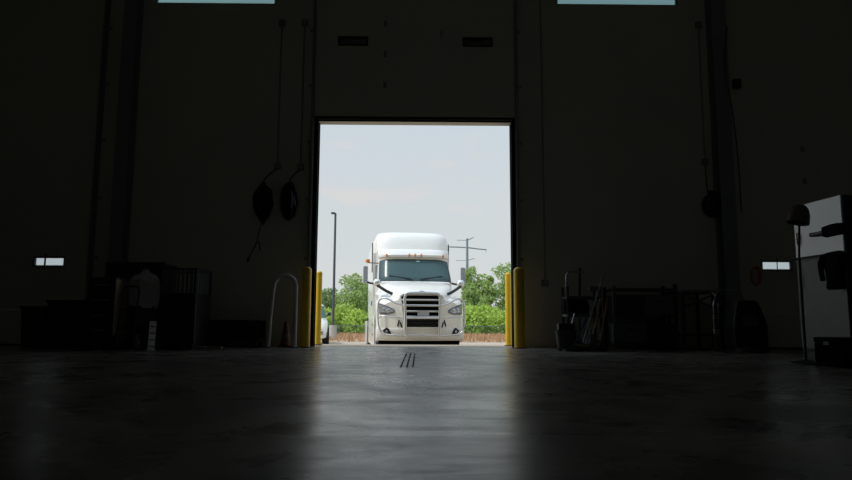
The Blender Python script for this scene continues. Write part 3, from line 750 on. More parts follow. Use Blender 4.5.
# dark box in the right corner
p = onx(843, 366, 4.5)
t = thing('black_case', 'black box case on the floor in front of the white cabinet, at the right edge', 'case', (p.x+.17, p.y+.2, 0))
hb = onx(846, 338, 4.5).z
MB().bb(-.2, .35, -.25, .25, 0, hb*.8).build('body', BLACKM, t, bevel=.015)
MB().bb(-.205, .355, -.255, .255, hb*.8+.002, hb).build('lid', BLACKM, t, bevel=.015)
MB().bb(-.215, -.2, -.05, .05, hb*.74, hb*.86).build('latch', DKMETAL, t)

# ------------------------------------------------------------------ outside ground
GZ = -.35
b = MB()
prof = [(WY+.02, 0), (14.25, -.004), (14.6, -.03), (17.3, GZ), (28, GZ)]
for (y0, z0), (y1, z1) in zip(prof, prof[1:]):
    b.add([(-30, y0, z0), (30, y0, z0), (30, y1, z1), (-30, y1, z1)], [(0, 1, 2, 3)])
b.add([(-30, WY+.02, -.2), (30, WY+.02, -.2), (30, WY+.02, 0), (-30, WY+.02, 0)], [(0, 1, 2, 3)])
struct(b.build('ground_yard', ROAD), 'pale paved yard outside the doorway', None)
def gfield(y): return lerp_table([(28, GZ-.02), (60, -.62), (62, -.95), (75, -1.0), (110, -.9), (400, -1.5)], y)
b = MB()
ys = [28, 40, 50, 60]
for y0, y1 in zip(ys, ys[1:]):
    b.add([(-60, y0, gfield(y0)), (60, y0, gfield(y0)), (60, y1, gfield(y1)), (-60, y1, gfield(y1))], [(0, 1, 2, 3)])
struct(b.build('ground_verge', DIRT))
b = MB(); ys = [60, 62, 75, 110, 400, 1500]
for y0, y1 in zip(ys, ys[1:]):
    b.add([(-800, y0, gfield(y0)), (800, y0, gfield(y0)), (800, y1, gfield(y1)), (-800, y1, gfield(y1))], [(0, 1, 2, 3)])
struct(b.build('ground_meadow', FIELD))
b = MB(); rr = random.Random(2)
for k in range(9000):
    y = 28.5+31*rr.random()**.8; x = rr.uniform(-.24, .24)*y+rr.uniform(-1, 1); z = gfield(y)-.02
    h = rr.uniform(.12, .34); a = rr.uniform(0, PI); wd = rr.uniform(.015, .035); lx, ly = rr.uniform(-.1, .1), rr.uniform(-.1, .1)
    c, s = math.cos(a)*wd, math.sin(a)*wd
    b.add([(x-c, y-s, z), (x+c, y+s, z), (x+lx, y+ly, z+h)], [(0, 1, 2)])
tag(b.build('dry_grass', DRYG), 'reddish brown dry grass along the far side of the yard', 'grass', kind='stuff')

# chain link fence
yF_ = 61
t = thing('chain_link_fence', 'dark chain link fence in front of the bushes beyond the yard', 'fence', (0, yF_, gfield(yF_)))
zb = gfield(yF_); zt = at(480, 326.3, yF_).z-zb
MB().cyl((-22, 0, zt), (22, 0, zt), .035, n=6).build('top_rail', FENCEM, t)
for k in range(16): MB().cyl((-22+k*2.93, 0, 0), (-22+k*2.93, 0, zt+.04), .035, n=6).build('post', FENCEM, t)
b = MB(); st = .16; n = int(44/st)
for k in range(n+10):
    x = -22+k*st
    for s in (-1, 1):
        xa, xb = x, x+s*zt
        if min(xa, xb) < -22 or max(xa, xb) > 22: continue
        b.add([(xa-.006, 0, .02), (xa+.006, 0, .02), (xb+.006, 0, zt), (xb-.006, 0, zt)], [(0, 1, 2, 3)])
b.build('wire_mesh', FENCEM, t)

# ------------------------------------------------------------------ trees and bushes
def make_plant(name, label, cat, x, y, z0, blobs, leafm, nleaf, lsize, group, seed, trunk=True, hgt=6):
    rr = random.Random(seed)
    t = thing(name, label, cat, (x, y, z0), group=group)
    if trunk:
        b = MB(); b.tube(spline([(0, 0, 0), (.1*rr.uniform(-1, 1), 0, hgt*.25), (.3*rr.uniform(-1, 1), 0, hgt*.6)]), [.16]*6+[.12]*6+[.07], 8)
        for c, r_ in blobs[:6]:
            b.tube([(0, 0, hgt*.22), (c[0]*.5, c[1]*.5, (hgt*.22+c[2])*.52), (c[0], c[1], c[2])], [.09, .06, .03], 6)
        b.build('trunk', BARK, t, smooth=60)
    else:
        b = MB()
        for c, r_ in blobs[:6]: b.tube([(c[0]*.2, c[1]*.2, 0), (c[0]*.6, c[1]*.6, c[2]*.5), (c[0], c[1], c[2])], [.05, .04, .02], 5)
        b.build('stem', BARK, t, smooth=60)
    b = MB(); tot = sum(r_**2 for _, r_ in blobs)
    for c, r_ in blobs:
        for k in range(int(nleaf*r_**2/tot)):
            d = Vector((rr.gauss(0, 1), rr.gauss(0, 1), rr.gauss(0, 1))).normalized(); q = r_*(.55+.5*rr.random()**.6)
            p = Vector(c)+Vector((d.x*q, d.y*q, d.z*q*.85))
            if p.z < .05: continue
            u = Vector((rr.gauss(0, 1), rr.gauss(0, 1), rr.gauss(0, 1))).normalized(); w = (u.cross(d+Vector((rr.gauss(0, .5), rr.gauss(0, .5), rr.gauss(0, .5))))).normalized()
            s = lsize*rr.uniform(.6, 1.4)
            b.add([p-u*s, p+w*s*.5, p+u*s, p-w*s*.5], [(0, 1, 2, 3)])
    b.build('crown', leafm, t)
    return t
def blobs_tree(rr, w, h, low=.3, n=12):
    out = []
    for k in range(n):
        s = low+(1-low)*(k+.5)/n; wid = w*math.sin(PI*min(1, max(.12, (s-low*.6)/(1.08-low*.6))))**.7
        a = rr.uniform(0, 2*PI); rad = wid*.62*rr.random()**.5
        out.append(((rad*math.cos(a), rad*math.sin(a), s*h*.9), wid*rr.uniform(.26, .46)))
    return out
def blobs_bush(rr, w, h, n=9):
    out = []
    for k in range(n):
        a = rr.uniform(0, 2*PI); rad = w*.7*rr.random()**.5; r_ = h*rr.uniform(.28, .42)
        out.append(((rad*math.cos(a), rad*math.sin(a)*.7, r_*.6+(h-1.5*r_)*rr.random()*(1-rad/w*.5)), r_))
    return out
# (pixel centre, half width px, pixel top, depth, kind)
TREES = [(352, 21, 269, 98, 'B', 'mid green tree just left of the white truck, tallest on that side'),
         (330, 14, 284, 104, 'C', 'deep green tree behind the light pole left of the truck'),
         (372, 18, 278, 106, 'C', 'deep green tree partly behind the left side of the truck'),
         (398, 22, 284, 104, 'B', 'mid green tree hidden behind the truck cab'),
         (436, 22, 280, 108, 'C', 'deep green tree hidden behind the right half of the truck'),
         (473, 18, 261, 96, 'B', 'leafy tree just right of the truck, below the power pole'),
         (488, 12, 270, 92, 'B', 'slender mid green tree in the middle of the gap right of the truck'),
         (505, 17, 255, 95, 'B', 'tall thin crowned tree close to the right bollards'),
         (525, 18, 270, 101, 'C', 'deep green tree behind the right bollards'),
         (304, 16, 276, 99, 'B', 'mid green tree behind the left jamb of the doorway'),
         (272, 19, 272, 103, 'C', 'deep green tree farthest left of all those beyond the fence'),
         (556, 18, 266, 98, 'B', 'mid green tree farthest right of all those beyond the fence')]
for i, (px, hw_, pt, Y, kd, lab) in enumerate(TREES):
    rr = random.Random(50+i); z0 = gfield(Y); a = at(px, pt, Y); h = a.z-z0; w = hw_*Y/FPX
    thin = 1 if i != 7 else .6
    make_plant('tree', lab, 'tree', a.x, Y, z0, blobs_tree(rr, w*1.15, h, .2, 30), LEAF_B if kd == 'B' else LEAF_C, int(3400*thin), .21, 'trees beyond the fence', 50+i, True, h)
BUSHES = [(346, 16, 300, 76, 'bright green bush left of the truck beside the concrete lamp base'),
          (362, 14, 306, 72, 'low bright green bush touching the left side of the truck'),
          (331, 12, 304, 78, 'green bush behind the white car'),
          (316, 14, 308, 74, 'green bush behind the left bollards'),
          (388, 18, 306, 76, 'green bush hidden behind the left half of the truck'),
          (420, 20, 306, 77, 'green bush hidden behind the truck grille'),
          (450, 16, 306, 75, 'green bush hidden behind the right headlight of the truck'),
          (470, 16, 302, 74, 'bright green bush just right of the truck'),
          (489, 16, 300, 77, 'bright green bush midway between the truck and the right bollards'),
          (507, 15, 303, 73, 'bright green bush against the right bollards'),
          (527, 16, 304, 78, 'green bush behind the right jamb of the doorway'),
          (297, 16, 304, 76, 'green bush behind the wall just left of the doorway'),
          (274, 16, 305, 75, 'green bush farthest left of all those behind the fence'),
          (550, 16, 303, 75, 'green bush farthest right of all those behind the fence')]
for i, (px, hw_, pt, Y, lab) in enumerate(BUSHES):
    rr = random.Random(90+i); z0 = gfield(Y); a = at(px, pt, Y); h = a.z-z0; w = hw_*Y/FPX
    make_plant('bush', lab, 'bush', a.x, Y, z0, blobs_bush(rr, w, h, 12), LEAF_A, 3200, .20, 'bushes behind the fence', 90+i, False)

# ------------------------------------------------------------------ yard light on concrete base
Yp = 34; p = at(332.6, 345, Yp); zg = gfield(Yp); zc = at(333.8, 325, Yp).z-zg; zt = at(333.8, 214, Yp).z-zg
t = thing('yard_light', 'tall thin dark light pole on a round concrete base left of the truck', 'light pole', (p.x, Yp, zg))
MB().cyl((0, 0, 0), (0, 0, zc), .19, n=22).build('concrete_base', CONC, t, smooth=60)
MB().cyl((0, 0, zc), (0, 0, zt), .07, .055, n=12).build('pole', POLE, t, smooth=60)
MB().bb(-.12, .12, -.12, .12, zc, zc+.03).build('base_plate', POLE, t)
MB().bb(-.05, .04, -.04, .04, zt-.02, zt+.06).bb(-.22, -.02, -.13, .13, zt, zt+.085).build('lamp_head', POLE, t, bevel=.02)
# another pole, seen through the small window of the left door
Yp = 24; p = at(47, 262, Yp)
# ------------------------------------------------------------------ power pole
Yp = 255; p = at(467.4, 330, Yp); zg = gfield(Yp)
def pz(py): return at(467, py, Yp).z-zg
def pxx(px): return at(px, 245, Yp).x-p.x
t = thing('power_pole', 'tall grey steel power pole with crossarms rising behind the trees right of the truck', 'power pole', (p.x, Yp, zg))
MB().cyl((0, 0, 0), (0, 0, pz(238.5)), .75, .42, n=12).build('shaft', TOWER, t, smooth=60)
MB().tube(spline([(pxx(448), 0, pz(246.9)), (pxx(456), 0, pz(247.1)), (0, 0, pz(247.6)), (pxx(478), 0, pz(248.8)), (pxx(486.5), 0, pz(249.6))]), .24, 8).build('crossarm', TOWER, t, smooth=60)
MB().tube([(0, 0, pz(240.6)), (pxx(473.5), 0, pz(237.3))], .18, 6).build('arm', TOWER, t)
MB().tube([(0, 0, pz(240.4)), (pxx(457), 0, pz(240.2))], .11, 6).build('arm', TOWER, t)
MB().tube([(0, 0, pz(260.4)), (pxx(475), 0, pz(258.3))], .12, 6).build('arm', TOWER, t)
MB().tube([(0, 0, pz(260.6)), (pxx(456), 0, pz(260.6))], .09, 6).build('arm', TOWER, t)
for x in (449, 486): MB().cyl((pxx(x), 0, pz(247.5 if x < 460 else 249.5)), (pxx(x), 0, pz(252 if x < 460 else 253)), .06, n=6).build('insulator', TOWER, t)

# ------------------------------------------------------------------ the truck  (u right, v back from the bumper, w up)
TR = thing('semi_truck', 'white semi truck with a chrome grille guard parked facing the open doorway', 'truck', (at(422.4, 330, 18.1).x, 18.1, GZ), R(6.8))
def fcurve(u): return .32*abs(u/1.22)**2.5
def hoodmap(u, v, w):
    k = max(0., 1-v/1.3)
    return (u, v+fcurve(u)*k+.13*max(0, w-.7)*max(0., 1-v/.9), w)
def front(u, w, off=0.): p = hoodmap(u, .06, w); return (p[0], p[1]-off, p[2])
WT_ = [(.06, 1.60), (.14, 1.655), (.3, 1.70), (.8, 1.845), (1.3, 1.955), (1.8, 2.03)]
AT_ = [(.06, .60), (.3, .70), (.8, .86), (1.3, .98), (1.8, 1.05)]
SH_ = [(.06, 1.42), (.3, 1.46), (.8, 1.60), (1.3, 1.70), (1.8, 1.78)]
FT_ = [(.06, 1.31), (.2, 1.40), (.5, 1.47), (.9, 1.52), (1.4, 1.50), (1.8, 1.46)]
OU_ = [(.06, 1.15), (.3, 1.215), (.9, 1.23), (1.8, 1.22)]
def hood_half(v):
    wt, a, sh, ft, ou = (lerp_table(T, v) for T in (WT_, AT_, SH_, FT_, OU_))
    arch = .58 if v < .45 else max(.58, .5+math.sqrt(max(0, .62**2-(v-1.2)**2)))
    return [(0, wt+.025), (a*.4, wt+.02), (a*.75, wt-.005), (a*.93, wt-.05), (a+.02, (wt+sh)/2), (a+.07, sh+.01), ((a+ou)/2+.06, (sh+ft)/2+.01), (ou-.09, ft-.02), (ou-.025, ft-.09),
            (ou, ft-.22), (ou+.005, max(.95, arch+.03)), (ou-.005, arch), (ou-.25, arch), (ou-.30, .60), (.3, .56)]
rings = []
VS = [.06, .10, .16, .3, .45, .58, .65, .75, .9, 1.05, 1.2, 1.35, 1.5, 1.65, 1.8]
for v in VS:
    hs = hood_half(v)
    if v == .06: hs = [(u*.985, w-.012 if w > .8 else w) for u, w in hs]
    rings.append([hoodmap(u, v, w) for u, w in hs] + [hoodmap(-u, v, w) for u, w in reversed(hs[1:])])
b = MB(); b.loft(rings, caps=False)
hs = [(u*.985, w-.012 if w > .8 else w) for u, w in hood_half(.06)]
N = 12
rows = [[hoodmap(u*(2*k/N-1), .06, w) for k in range(N+1)] for u, w in hs if u > 0]
rows = rows[:12] + [rows[-1]]
b.loft(rows, caps=False, closed=False)
top = hoodmap(0, .06, hs[0][1]); b.add([top]+rows[0], [(0, k+1, k+2) for k in range(N)])
b.build('hood', WHITE, TR, smooth=38)
# wheel arch liners are simply dark; wheels
def wheel(u, v, wid, nm='wheel'):
    r = .51; s = wid/2
    o = MB().lathe([(.29, -s*.8), (.40, -s), (.47, -s), (.505, -s*.75), (r, -s*.3), (r, s*.3), (.505, s*.75), (.47, s), (.40, s), (.29, s*.8)], (u, v, r), 'X', 36).build(nm, RUBBER, TR, smooth=40)
    MB().lathe([(0, -s*.5), (.10, -s*.55), (.12, -s*.4), (.27, -s*.4), (.295, -s*.85), (.295, s*.85), (.27, s*.4), (.12, s*.4), (.10, s*.55), (0, s*.5)], (u, v, r), 'X', 28).build('rim', CHROMED, o, smooth=40)
for s in (-1, 1): wheel(s*1.02, 1.2, .30)
for v in (5.95, 7.25):
    for s in (-1, 1): wheel(s*.93, v, .58)
# cab and sleeper
def cabrow(w):
    T = [(.72, 1.62, 1.10, 1.20), (2.02, 1.56, 1.115, 1.21), (2.10, 1.58, 1.115, 1.21), (2.72, 2.08, 1.075, 1.21), (2.77, 2.08, 1.075, 1.21), (2.80, 1.99, 1.08, 1.21), (2.86, 1.98, 1.085, 1.21), (3.00, 2.08, 1.10, 1.21), (3.04, 2.13, 1.11, 1.21),
         (3.07, 2.34, 1.11, 1.21), (3.25, 2.40, 1.125, 1.20), (3.42, 2.48, 1.12, 1.18), (3.53, 2.56, 1.09, 1.14), (3.61, 2.66, 1.05, 1.09), (3.665, 2.85, .98, 1.02), (3.69, 3.2, .85, .88)]
    for (a, b_) in zip(T, T[1:]):
        if w <= b_[0]: t = (w-a[0])/(b_[0]-a[0]); return [a[i]+(b_[i]-a[i])*max(0, t) for i in (1, 2, 3)], T
    return list(T[-1][1:]), T
def cabfront(s, w, off=0.):
    (vf, hf, hr), _ = cabrow(w)
    return (s*hf, vf+.10*s*s+.24*abs(s)**7-off, w)
_, T = cabrow(1.)
rings = []
for row in T:
    w = row[0]; vf, hf, hr = row[1:]
    ring = [cabfront(-1+2*k/20, w) for k in range(21)]
    vc = vf+.34; vr = 6.75 if w < 3.6 else (6.6 if w < 3.67 else 6.3)
    seq = [vc+(3.05-vc)*.4 if vc < 3.05 else vc+.02, max(3.05, vc+.04), max(3.12, vc+.06), (3.12+vr)/2, vr-.08]
    us = [hf+(hr-hf)*.15, hf+(hr-hf)*.3, hr, hr, hr]
    ring += [(u, v, w) for u, v in zip(us, seq)] + [(hr-.08, vr, w), (0, vr, w), (-hr+.08, vr, w)] + [(-u, v, w) for u, v in reversed(list(zip(us, seq)))]
    rings.append(ring)
MB().loft(rings).build('cab', WHITE, TR, smooth=32)
# windscreen with black gasket
def ws(a, b_, m, off):
    w = 2.085-m+(2.715-2.085+2*m)*b_; s = (-.945-m+(1.89+2*m)*a)
    w -= .02*(1-b_)*abs(s)**2 + .035*b_*abs(s)**6
    return cabfront(max(-1, min(1, s)), w, off)
def wsg(a, b_, m, off):
    w = 2.045-m*.8+(2.71-2.045+1.3*m)*b_; s = (-.94-m+(1.88+2*m)*a); w -= .045*b_*abs(s)**6
    return cabfront(max(-.995, min(.995, s)), w, off)
g = MB().patch(lambda a, b_: wsg(a, b_, .045, .015), 24, 8, (0, .03, 0)).build('windscreen_gasket', BLACK, TR, smooth=40)
W_ = MB().patch(lambda a, b_: wsg(a, b_, -.002, .024), 24, 8, (0, .02, 0)).build('windscreen', WSHIELD, TR, smooth=40)
MB().patch(lambda a, b_: cabfront(.04+.11*a, 2.655+.028*b_, .031), 3, 1, (0, .006, 0)).build('sticker', mat('pale_teal_film', (.45, .6, .58), .4, noise=.02), W_)
for s in (-1, 1):
    a0, a1 = cabfront(s*.10, 2.09, .05), cabfront(s*.72, 2.20, .05)
    MB().tube([a0, a1], .014, 6).build('wiper', BLACK, TR)
# side windows
for s in (-1, 1):
    MB().add([(s*1.09, 2.42, 2.12), (s*1.12, 2.95, 2.12), (s*1.10, 2.95, 2.60), (s*1.08, 2.62, 2.60), (s*1.137, 2.42, 2.12), (s*1.165, 2.95, 2.12), (s*1.15, 2.95, 2.60), (s*1.125, 2.62, 2.60)],
             [(0, 1, 2, 3), (4, 7, 6, 5), (0, 4, 5, 1), (1, 5, 6, 2), (2, 6, 7, 3), (3, 7, 4, 0)]).build('side_window', WSHIELD, TR)
    MB().bb(s*1.12, s*1.216, 3.04, 3.065, .8, 3.0).build('sleeper_gap_seal', BUMPW, TR)
    # door mirror: head, bracket
    mh = MB().loft([[(s*(1.49+du*q), 1.98+dv*.9, z-.03) for du, dv in ((-.07, -.03), (.07, -.02), (.07, .05), (-.07, .06))] for z, q in ((2.02, .85), (2.06, 1), (2.48, 1), (2.53, .85))])
    mh.build('door_mirror', mat('mirror_housing_grey', (.30, .31, .33), .4), TR, bevel=.02)
    MB().tube(spline([(s*1.10, 2.1, 2.03), (s*1.30, 2.0, 1.98), (s*1.47, 1.99, 2.04)]), .03, 8).build('mirror_arm', BLACK, TR, smooth=60)
    # hood mirror
    a0 = hoodmap(s*.76, .50, 1.60)
    MB().tube(spline([a0, (s*.98, .66, 1.71), (s*1.20, .76, 1.86)]), .042, 8).build('hood_mirror_arm', BLACK, TR, smooth=60)
    MB().lathe([(0, -.11), (.06, -.10), (.10, -.05), (.115, .01), (.10, .07), (.05, .10), (0, .105)], (s*1.20, .80, 1.93), 'X', 18).build('hood_mirror', mat('pale_chrome', (.72, .72, .72), .2, .6, noise=.03), TR, smooth=60)
    # side skirt, steps, quarter fender
    MB().bb(s*1.00, s*1.235, 1.95, 5.38, .12, .98).build('side_skirt', WHITE, TR, bevel=.03)
    MB().bb(s*1.225, s*1.25, 2.15, 2.85, .42, .48).bb(s*1.225, s*1.25, 2.15, 2.85, .72, .78).build('step', CHROMED, TR)
    MB().bb(s*1.215, s*1.275, 6.2, 7.75, .08, .86).build('wheel_skirt', WHITE, TR, bevel=.02)
    MB().cyl((s*1.235, 3.2, 2.4), (s*1.235, 3.2, 3.35), .016, n=8).build('antenna', BLACK, TR)
    MB().bb(s*1.205, s*1.235, 3.6, 3.8, 1.35, 1.5).build('decal_plate', mat('teal_decal', (.05, .28, .33), .4), TR)
ml = MB().lathe([(0, -.05), (.06, -.045), (.075, 0), (.06, .05), (0, .055)], (-1.42, 2.2, 2.67), 'Z', 14).build('beacon', AMBER, TR, smooth=60)
MB().tube([(-1.08, 2.35, 2.62), (-1.42, 2.2, 2.62)], .014, 6).build('beacon_arm', BLACK, TR)
# cab marker lights
for px_u in (-.86, -.17, .01, .20, .90):
    s = px_u/1.09; c = cabfront(s, 2.835, .014)
    MB().lathe([(0, -.035), (.022, -.03), (.03, 0), (.028, .045), (.012, .07), (0, .072)], c, 'Z', 12).build('marker_light', AMBER, TR, smooth=60)
# lower windscreen cowl
MB().patch(lambda a, b_: (lambda p: (p[0], p[1]-.02-.1*b_, 2.03-.045*b_))(cabfront(-.92+1.84*a, 2.03, 0)), 16, 2, (0, 0, -.03)).build('cowl', BUMPW, TR, smooth=40)
# grille
gr = MB().patch(lambda a, b_: front((2*a-1)*(.455+.115*b_-.02*(1-b_)), .66+.90*b_, .012), 14, 8, (0, .03, 0)).build('grille', BLACKM, TR, smooth=40)
def gw(w): return .45+.125*(w-.66)/.9
fr = MB()
for s in (-1, 1): fr.tube(spline([front(s*(gw(w)+.02), w, .02) for w in (.66, .9, 1.15, 1.4, 1.52)] + [front(s*(gw(1.56)-.06), 1.585, .02)], 4), .03, 8)
fr.tube([front(u, 1.585, .02) for u in [-.52+1.04*k/10 for k in range(11)]], .028, 8)
fr.tube([front(u, .665, .02) for u in [-.45+.9*k/10 for k in range(11)]], .028, 8)
fr.build('grille_frame', BUMPW, gr, smooth=60)
for w, r_ in ((1.43, .026), (1.275, .03), (1.12, .026), (.965, .032), (.93, .02)):
    MB().tube([front(u, w, .03) for u in [(-1+2*k/12)*gw(w) for k in range(13)]], r_, 8).build('grille_bar', mat('grille_silver', (.66, .66, .65), .3, .5, noise=.03), gr, smooth=60)
b = MB()
for w in [.70+.04*k for k in range(6)]: b.tube([front(u, w, .02) for u in [(-1+2*k/12)*gw(w)*.97 for k in range(13)]], .008, 5)
b.build('lower_mesh', BLACK, gr)
MB().patch(lambda a, b_: front(-.13+.32*a, 1.00+.145*b_, .055), 4, 1, (0, .015, 0)).build('license_plate', PLATE, TR)
e = hoodmap(0, .10, 1.69); MB().lathe([(0, -.012), (.10, -.01), (.11, 0), (.10, .012), (0, .014)], (e[0], e[1]-.03, e[2]-.02), 'Y', 20)
o = MB(); o.lathe([(0, -.010), (.09, -.009), (.10, 0), (0, .01)], (0, 0, 0), 'Y', 24); o.v = [(x+.0, y*1+hoodmap(0, .1, 1.62)[1]-.01, z*.42+1.645) for x, y, z in o.v]
o.build('oval_badge', CHROMED, TR, smooth=40)
# headlights
for s in (-1, 1):
    def hl(a, b_, m=0., off=.02):
        u0, u1 = .76-m, 1.155+m*.2
        u = u0+(u1-u0)*a
        lo = 1.015+.06*(a)-m+.10*(1-a)**3; hi = 1.13+.19*a**.8+m
        w = lo+(hi-lo)*b_; p = front(u, w, off)
        return (s*p[0], p[1], p[2])
    h_ = MB().patch(lambda a, b_: hl(a, b_, .025, .012), 10, 5, (0, .03, 0)).build('headlight', mat('headlight_bezel', (.20, .20, .21), .35), TR, smooth=50)
    MB().patch(lambda a, b_: hl(.06+.9*a, .10+.82*b_, 0, .024), 10, 5, (0, .012, 0)).build('headlight_lens', LENS, h_, smooth=50)
    for a in (.38, .68):
        c = hl(a, .42, 0, .03); MB().lathe([(0, -.012), (.045, -.012), (.058, .0), (.05, .012), (0, .012)], c, 'Y', 16).build('lamp', mat('lamp_reflector', (.62, .64, .66), .15, .7), h_, smooth=50)
    c = hl(.97, .6, 0, .03); MB().lathe([(0, -.01), (.025, -.01), (.03, .02), (0, .02)], c, 'Y', 10).build('turn_lamp', mat('turn_amber', (.7, .36, .12), .3), h_)
    # tow hook slots
    for du, l in ((.555, .14), (.625, .17)):
        MB().patch(lambda a, b_: (lambda p: (s*p[0], p[1], p[2]))(front(du+.035*a+.04*(b_-.5)*(1 if du < .6 else -1), .68+l*b_+(.03 if du > .6 else 0), .008)), 2, 3, (0, .02, 0)).build('tow_slot', BLACKM, TR)
# bumper
def bump(u, w, off=0.):
    T = [(.32, .12), (.36, .045), (.41, .01), (.52, -.025), (.64, -.02), (.69, .02)]
    return (u, .06+fcurve(u)+lerp_table(T, w)-off, w)
us = [-1.235, -1.225]+[-1.2+2.4*k/24 for k in range(25)]+[1.225, 1.235]
WS = (.32, .36, .41, .46, .52, .60, .64, .69)
outer = []
for w in WS:
    row = []
    for k, u in enumerate(us):
        p = bump(max(-1.2, min(1.2, u)), w)
        if k == 0 or k == len(us)-1: p = (u, .62, w)
        elif abs(u) > 1.21: p = (u, p[1]+.07, w)
        row.append(p)
    outer.append(row)
b = MB(); b.loft(outer, caps=False, closed=False)
inner = [[(x*.96, y+.10, z) for x, y, z in r_] for r_ in outer]
b.loft(list(reversed(inner)), caps=False, closed=False); b.loft([outer[0], inner[0]], caps=False, closed=False); b.loft([outer[-1], inner[-1]], caps=False, closed=False)
bp_ = b.build('bumper', BUMPW, TR, smooth=40)
MB().patch(lambda a, b_: bump(-.42+.84*a, .35+.06*b_, .012), 8, 1, (0, .03, 0)).build('lower_intake', mat('bumper_step', (.60, .58, .54), .5), bp_)
for s in (-1, 1):
    def fgl(a, b_, off, m=1.):
        u = .93+(a-.5)*.17*m; lo = .50+.02*a; hi = .68-.13*abs(a-.35)
        w = (lo+hi)/2+(hi-lo)*(b_-.5)*m
        u += (b_-.5)*.06+.02
        p = bump(u, w, off); return (s*p[0], p[1], p[2])
    f_ = MB().patch(lambda a, b_: fgl(a, b_, .012), 6, 4, (0, .03, 0)).build('fog_light', BLACKM, bp_)
    c = fgl(.55, .42, .02); MB().lathe([(0, -.01), (.035, -.01), (.045, .01), (0, .01)], c, 'Y', 14).build('fog_lens', LENS, f_, smooth=50)
MB().patch(lambda a, b_: (lambda p: (p[0], p[1]+.12, p[2]))(bump(-1.12+2.24*a, .32, 0))[:2]+(.10+.26*b_,), 16, 2, (0, .02, 0)).build('underbumper_shade', BLACKM, TR, smooth=40)  # black strip added below the bumper, standing in for the shadow there
# chassis shade below
MB().bb(-.45, -.35, .6, 8.0, .55, .85).bb(.35, .45, .6, 8.0, .55, .85).build('chassis_rail', BLACKM, TR)
MB().bb(-1.05, 1.05, .95, 1.45, .42, .56).build('front_axle', BLACKM, TR)
MB().bb(-.9, .9, .35, .55, .30, .60).build('lower_valance', BLACKM, TR)
MB().bb(-.8, .8, 1.9, 6.1, .62, .74).build('underbody', BLACKM, TR)
# grille guard
G = bpy.data.objects.new('grille_guard', None); COL.objects.link(G); G.parent = TR
def gp(u, w, off=.16): p = front(u, max(w, .6), off); return (p[0], p[1] if w > .6 else p[1]+.0, w)
pts = [gp(-.45, .44)] + [gp(-.455-.03*(w-.44), w) for w in (.7, 1.0, 1.3, 1.46)] + [gp(-.46, 1.555), gp(-.38, 1.605)] + [gp(0, 1.615)] + [gp(.38, 1.605), gp(.46, 1.555)] + [gp(.455+.03*(w-.44), w) for w in (1.46, 1.3, 1.0, .7)] + [gp(.45, .44)]
MB().tube(spline(pts, 5), .041, 10).build('hoop', CHROME, G, smooth=60)
for w in (1.275, .935): MB().tube([gp(u, w, .165) for u in [-.48+.96*k/10 for k in range(11)]], .030, 10).build('crossbar', CHROME, G, smooth=60)
MB().tube([gp(u, .47, .165) for u in [-.46+.92*k/10 for k in range(11)]], .026, 10).build('crossbar', CHROME, G, smooth=60)
for s in (-1, 1):
    pts = [gp(s*.47, 1.28), gp(s*.72, 1.335), gp(s*.95, 1.455), gp(s*1.10, 1.46), gp(s*1.185, 1.36), gp(s*1.20, 1.06), gp(s*1.175, .72), gp(s*1.07, .52), gp(s*.80, .475), gp(s*.45, .46)]
    MB().tube(spline(pts, 5), .024, 9).build('wing', CHROME, G, smooth=60)
    MB().tube(spline([gp(s*.47, .945), gp(s*.85, .96), gp(s*1.10, .985), gp(s*1.20, .90)], 4), .017, 8).build('wing_brace', CHROME, G, smooth=60)
    for w in (.55, .8): MB().tube([gp(s*.45, w), gp(s*.45, w, -.08)], .025, 8).build('mount', CHROMED, G)

# ------------------------------------------------------------------ white car at the left of the doorway
cpx = at(329.5, 340, 23.0)
CR = thing('white_car', 'white car half hidden behind the left bollards outside', 'car', (cpx.x-.93, 23.0, GZ), R(9))
def carring(v, hw_, zt_, zb_=.22, sh=.8):
    h = [(0, zt_), (hw_*.6, zt_-.01), (hw_*.86, zt_-.05), (hw_*.97, zt_-.16), (hw_, zt_-.32), (hw_*.99, .5), (hw_*.95, zb_+.05), (hw_*.8, zb_)]
    return [(u, v, w) for u, w in h]+[(-u, v, w) for u, w in reversed(h[1:])]
MB().loft([carring(0, .70, .70), carring(.12, .80, .80), carring(.5, .86, .92), carring(1.2, .89, 1.02), carring(2.2, .90, 1.05), (carring(3.6, .90, 1.06)), carring(4.3, .87, 1.05), carring(4.6, .80, .98)]).build('body', CARW, CR, smooth=40)
def cabring(w, v0, v1, hw_): return [(-hw_, v0+.12, w), (-hw_*.6, v0, w), (hw_*.6, v0, w), (hw_, v0+.12, w), (hw_, v1-.1, w), (hw_*.6, v1, w), (-hw_*.6, v1, w), (-hw_, v1-.1, w)]
MB().loft([cabring(1.0, 1.15, 4.2, .84), cabring(1.2, 1.42, 4.05, .77), cabring(1.42, 1.75, 3.75, .66)]).build('window_band', WSHIELD, CR, smooth=30)
MB().loft([cabring(1.415, 1.72, 3.8, .67), cabring(1.46, 1.85, 3.7, .63), cabring(1.49, 2.1, 3.5, .5)]).build('roof', CARW, CR, smooth=40)
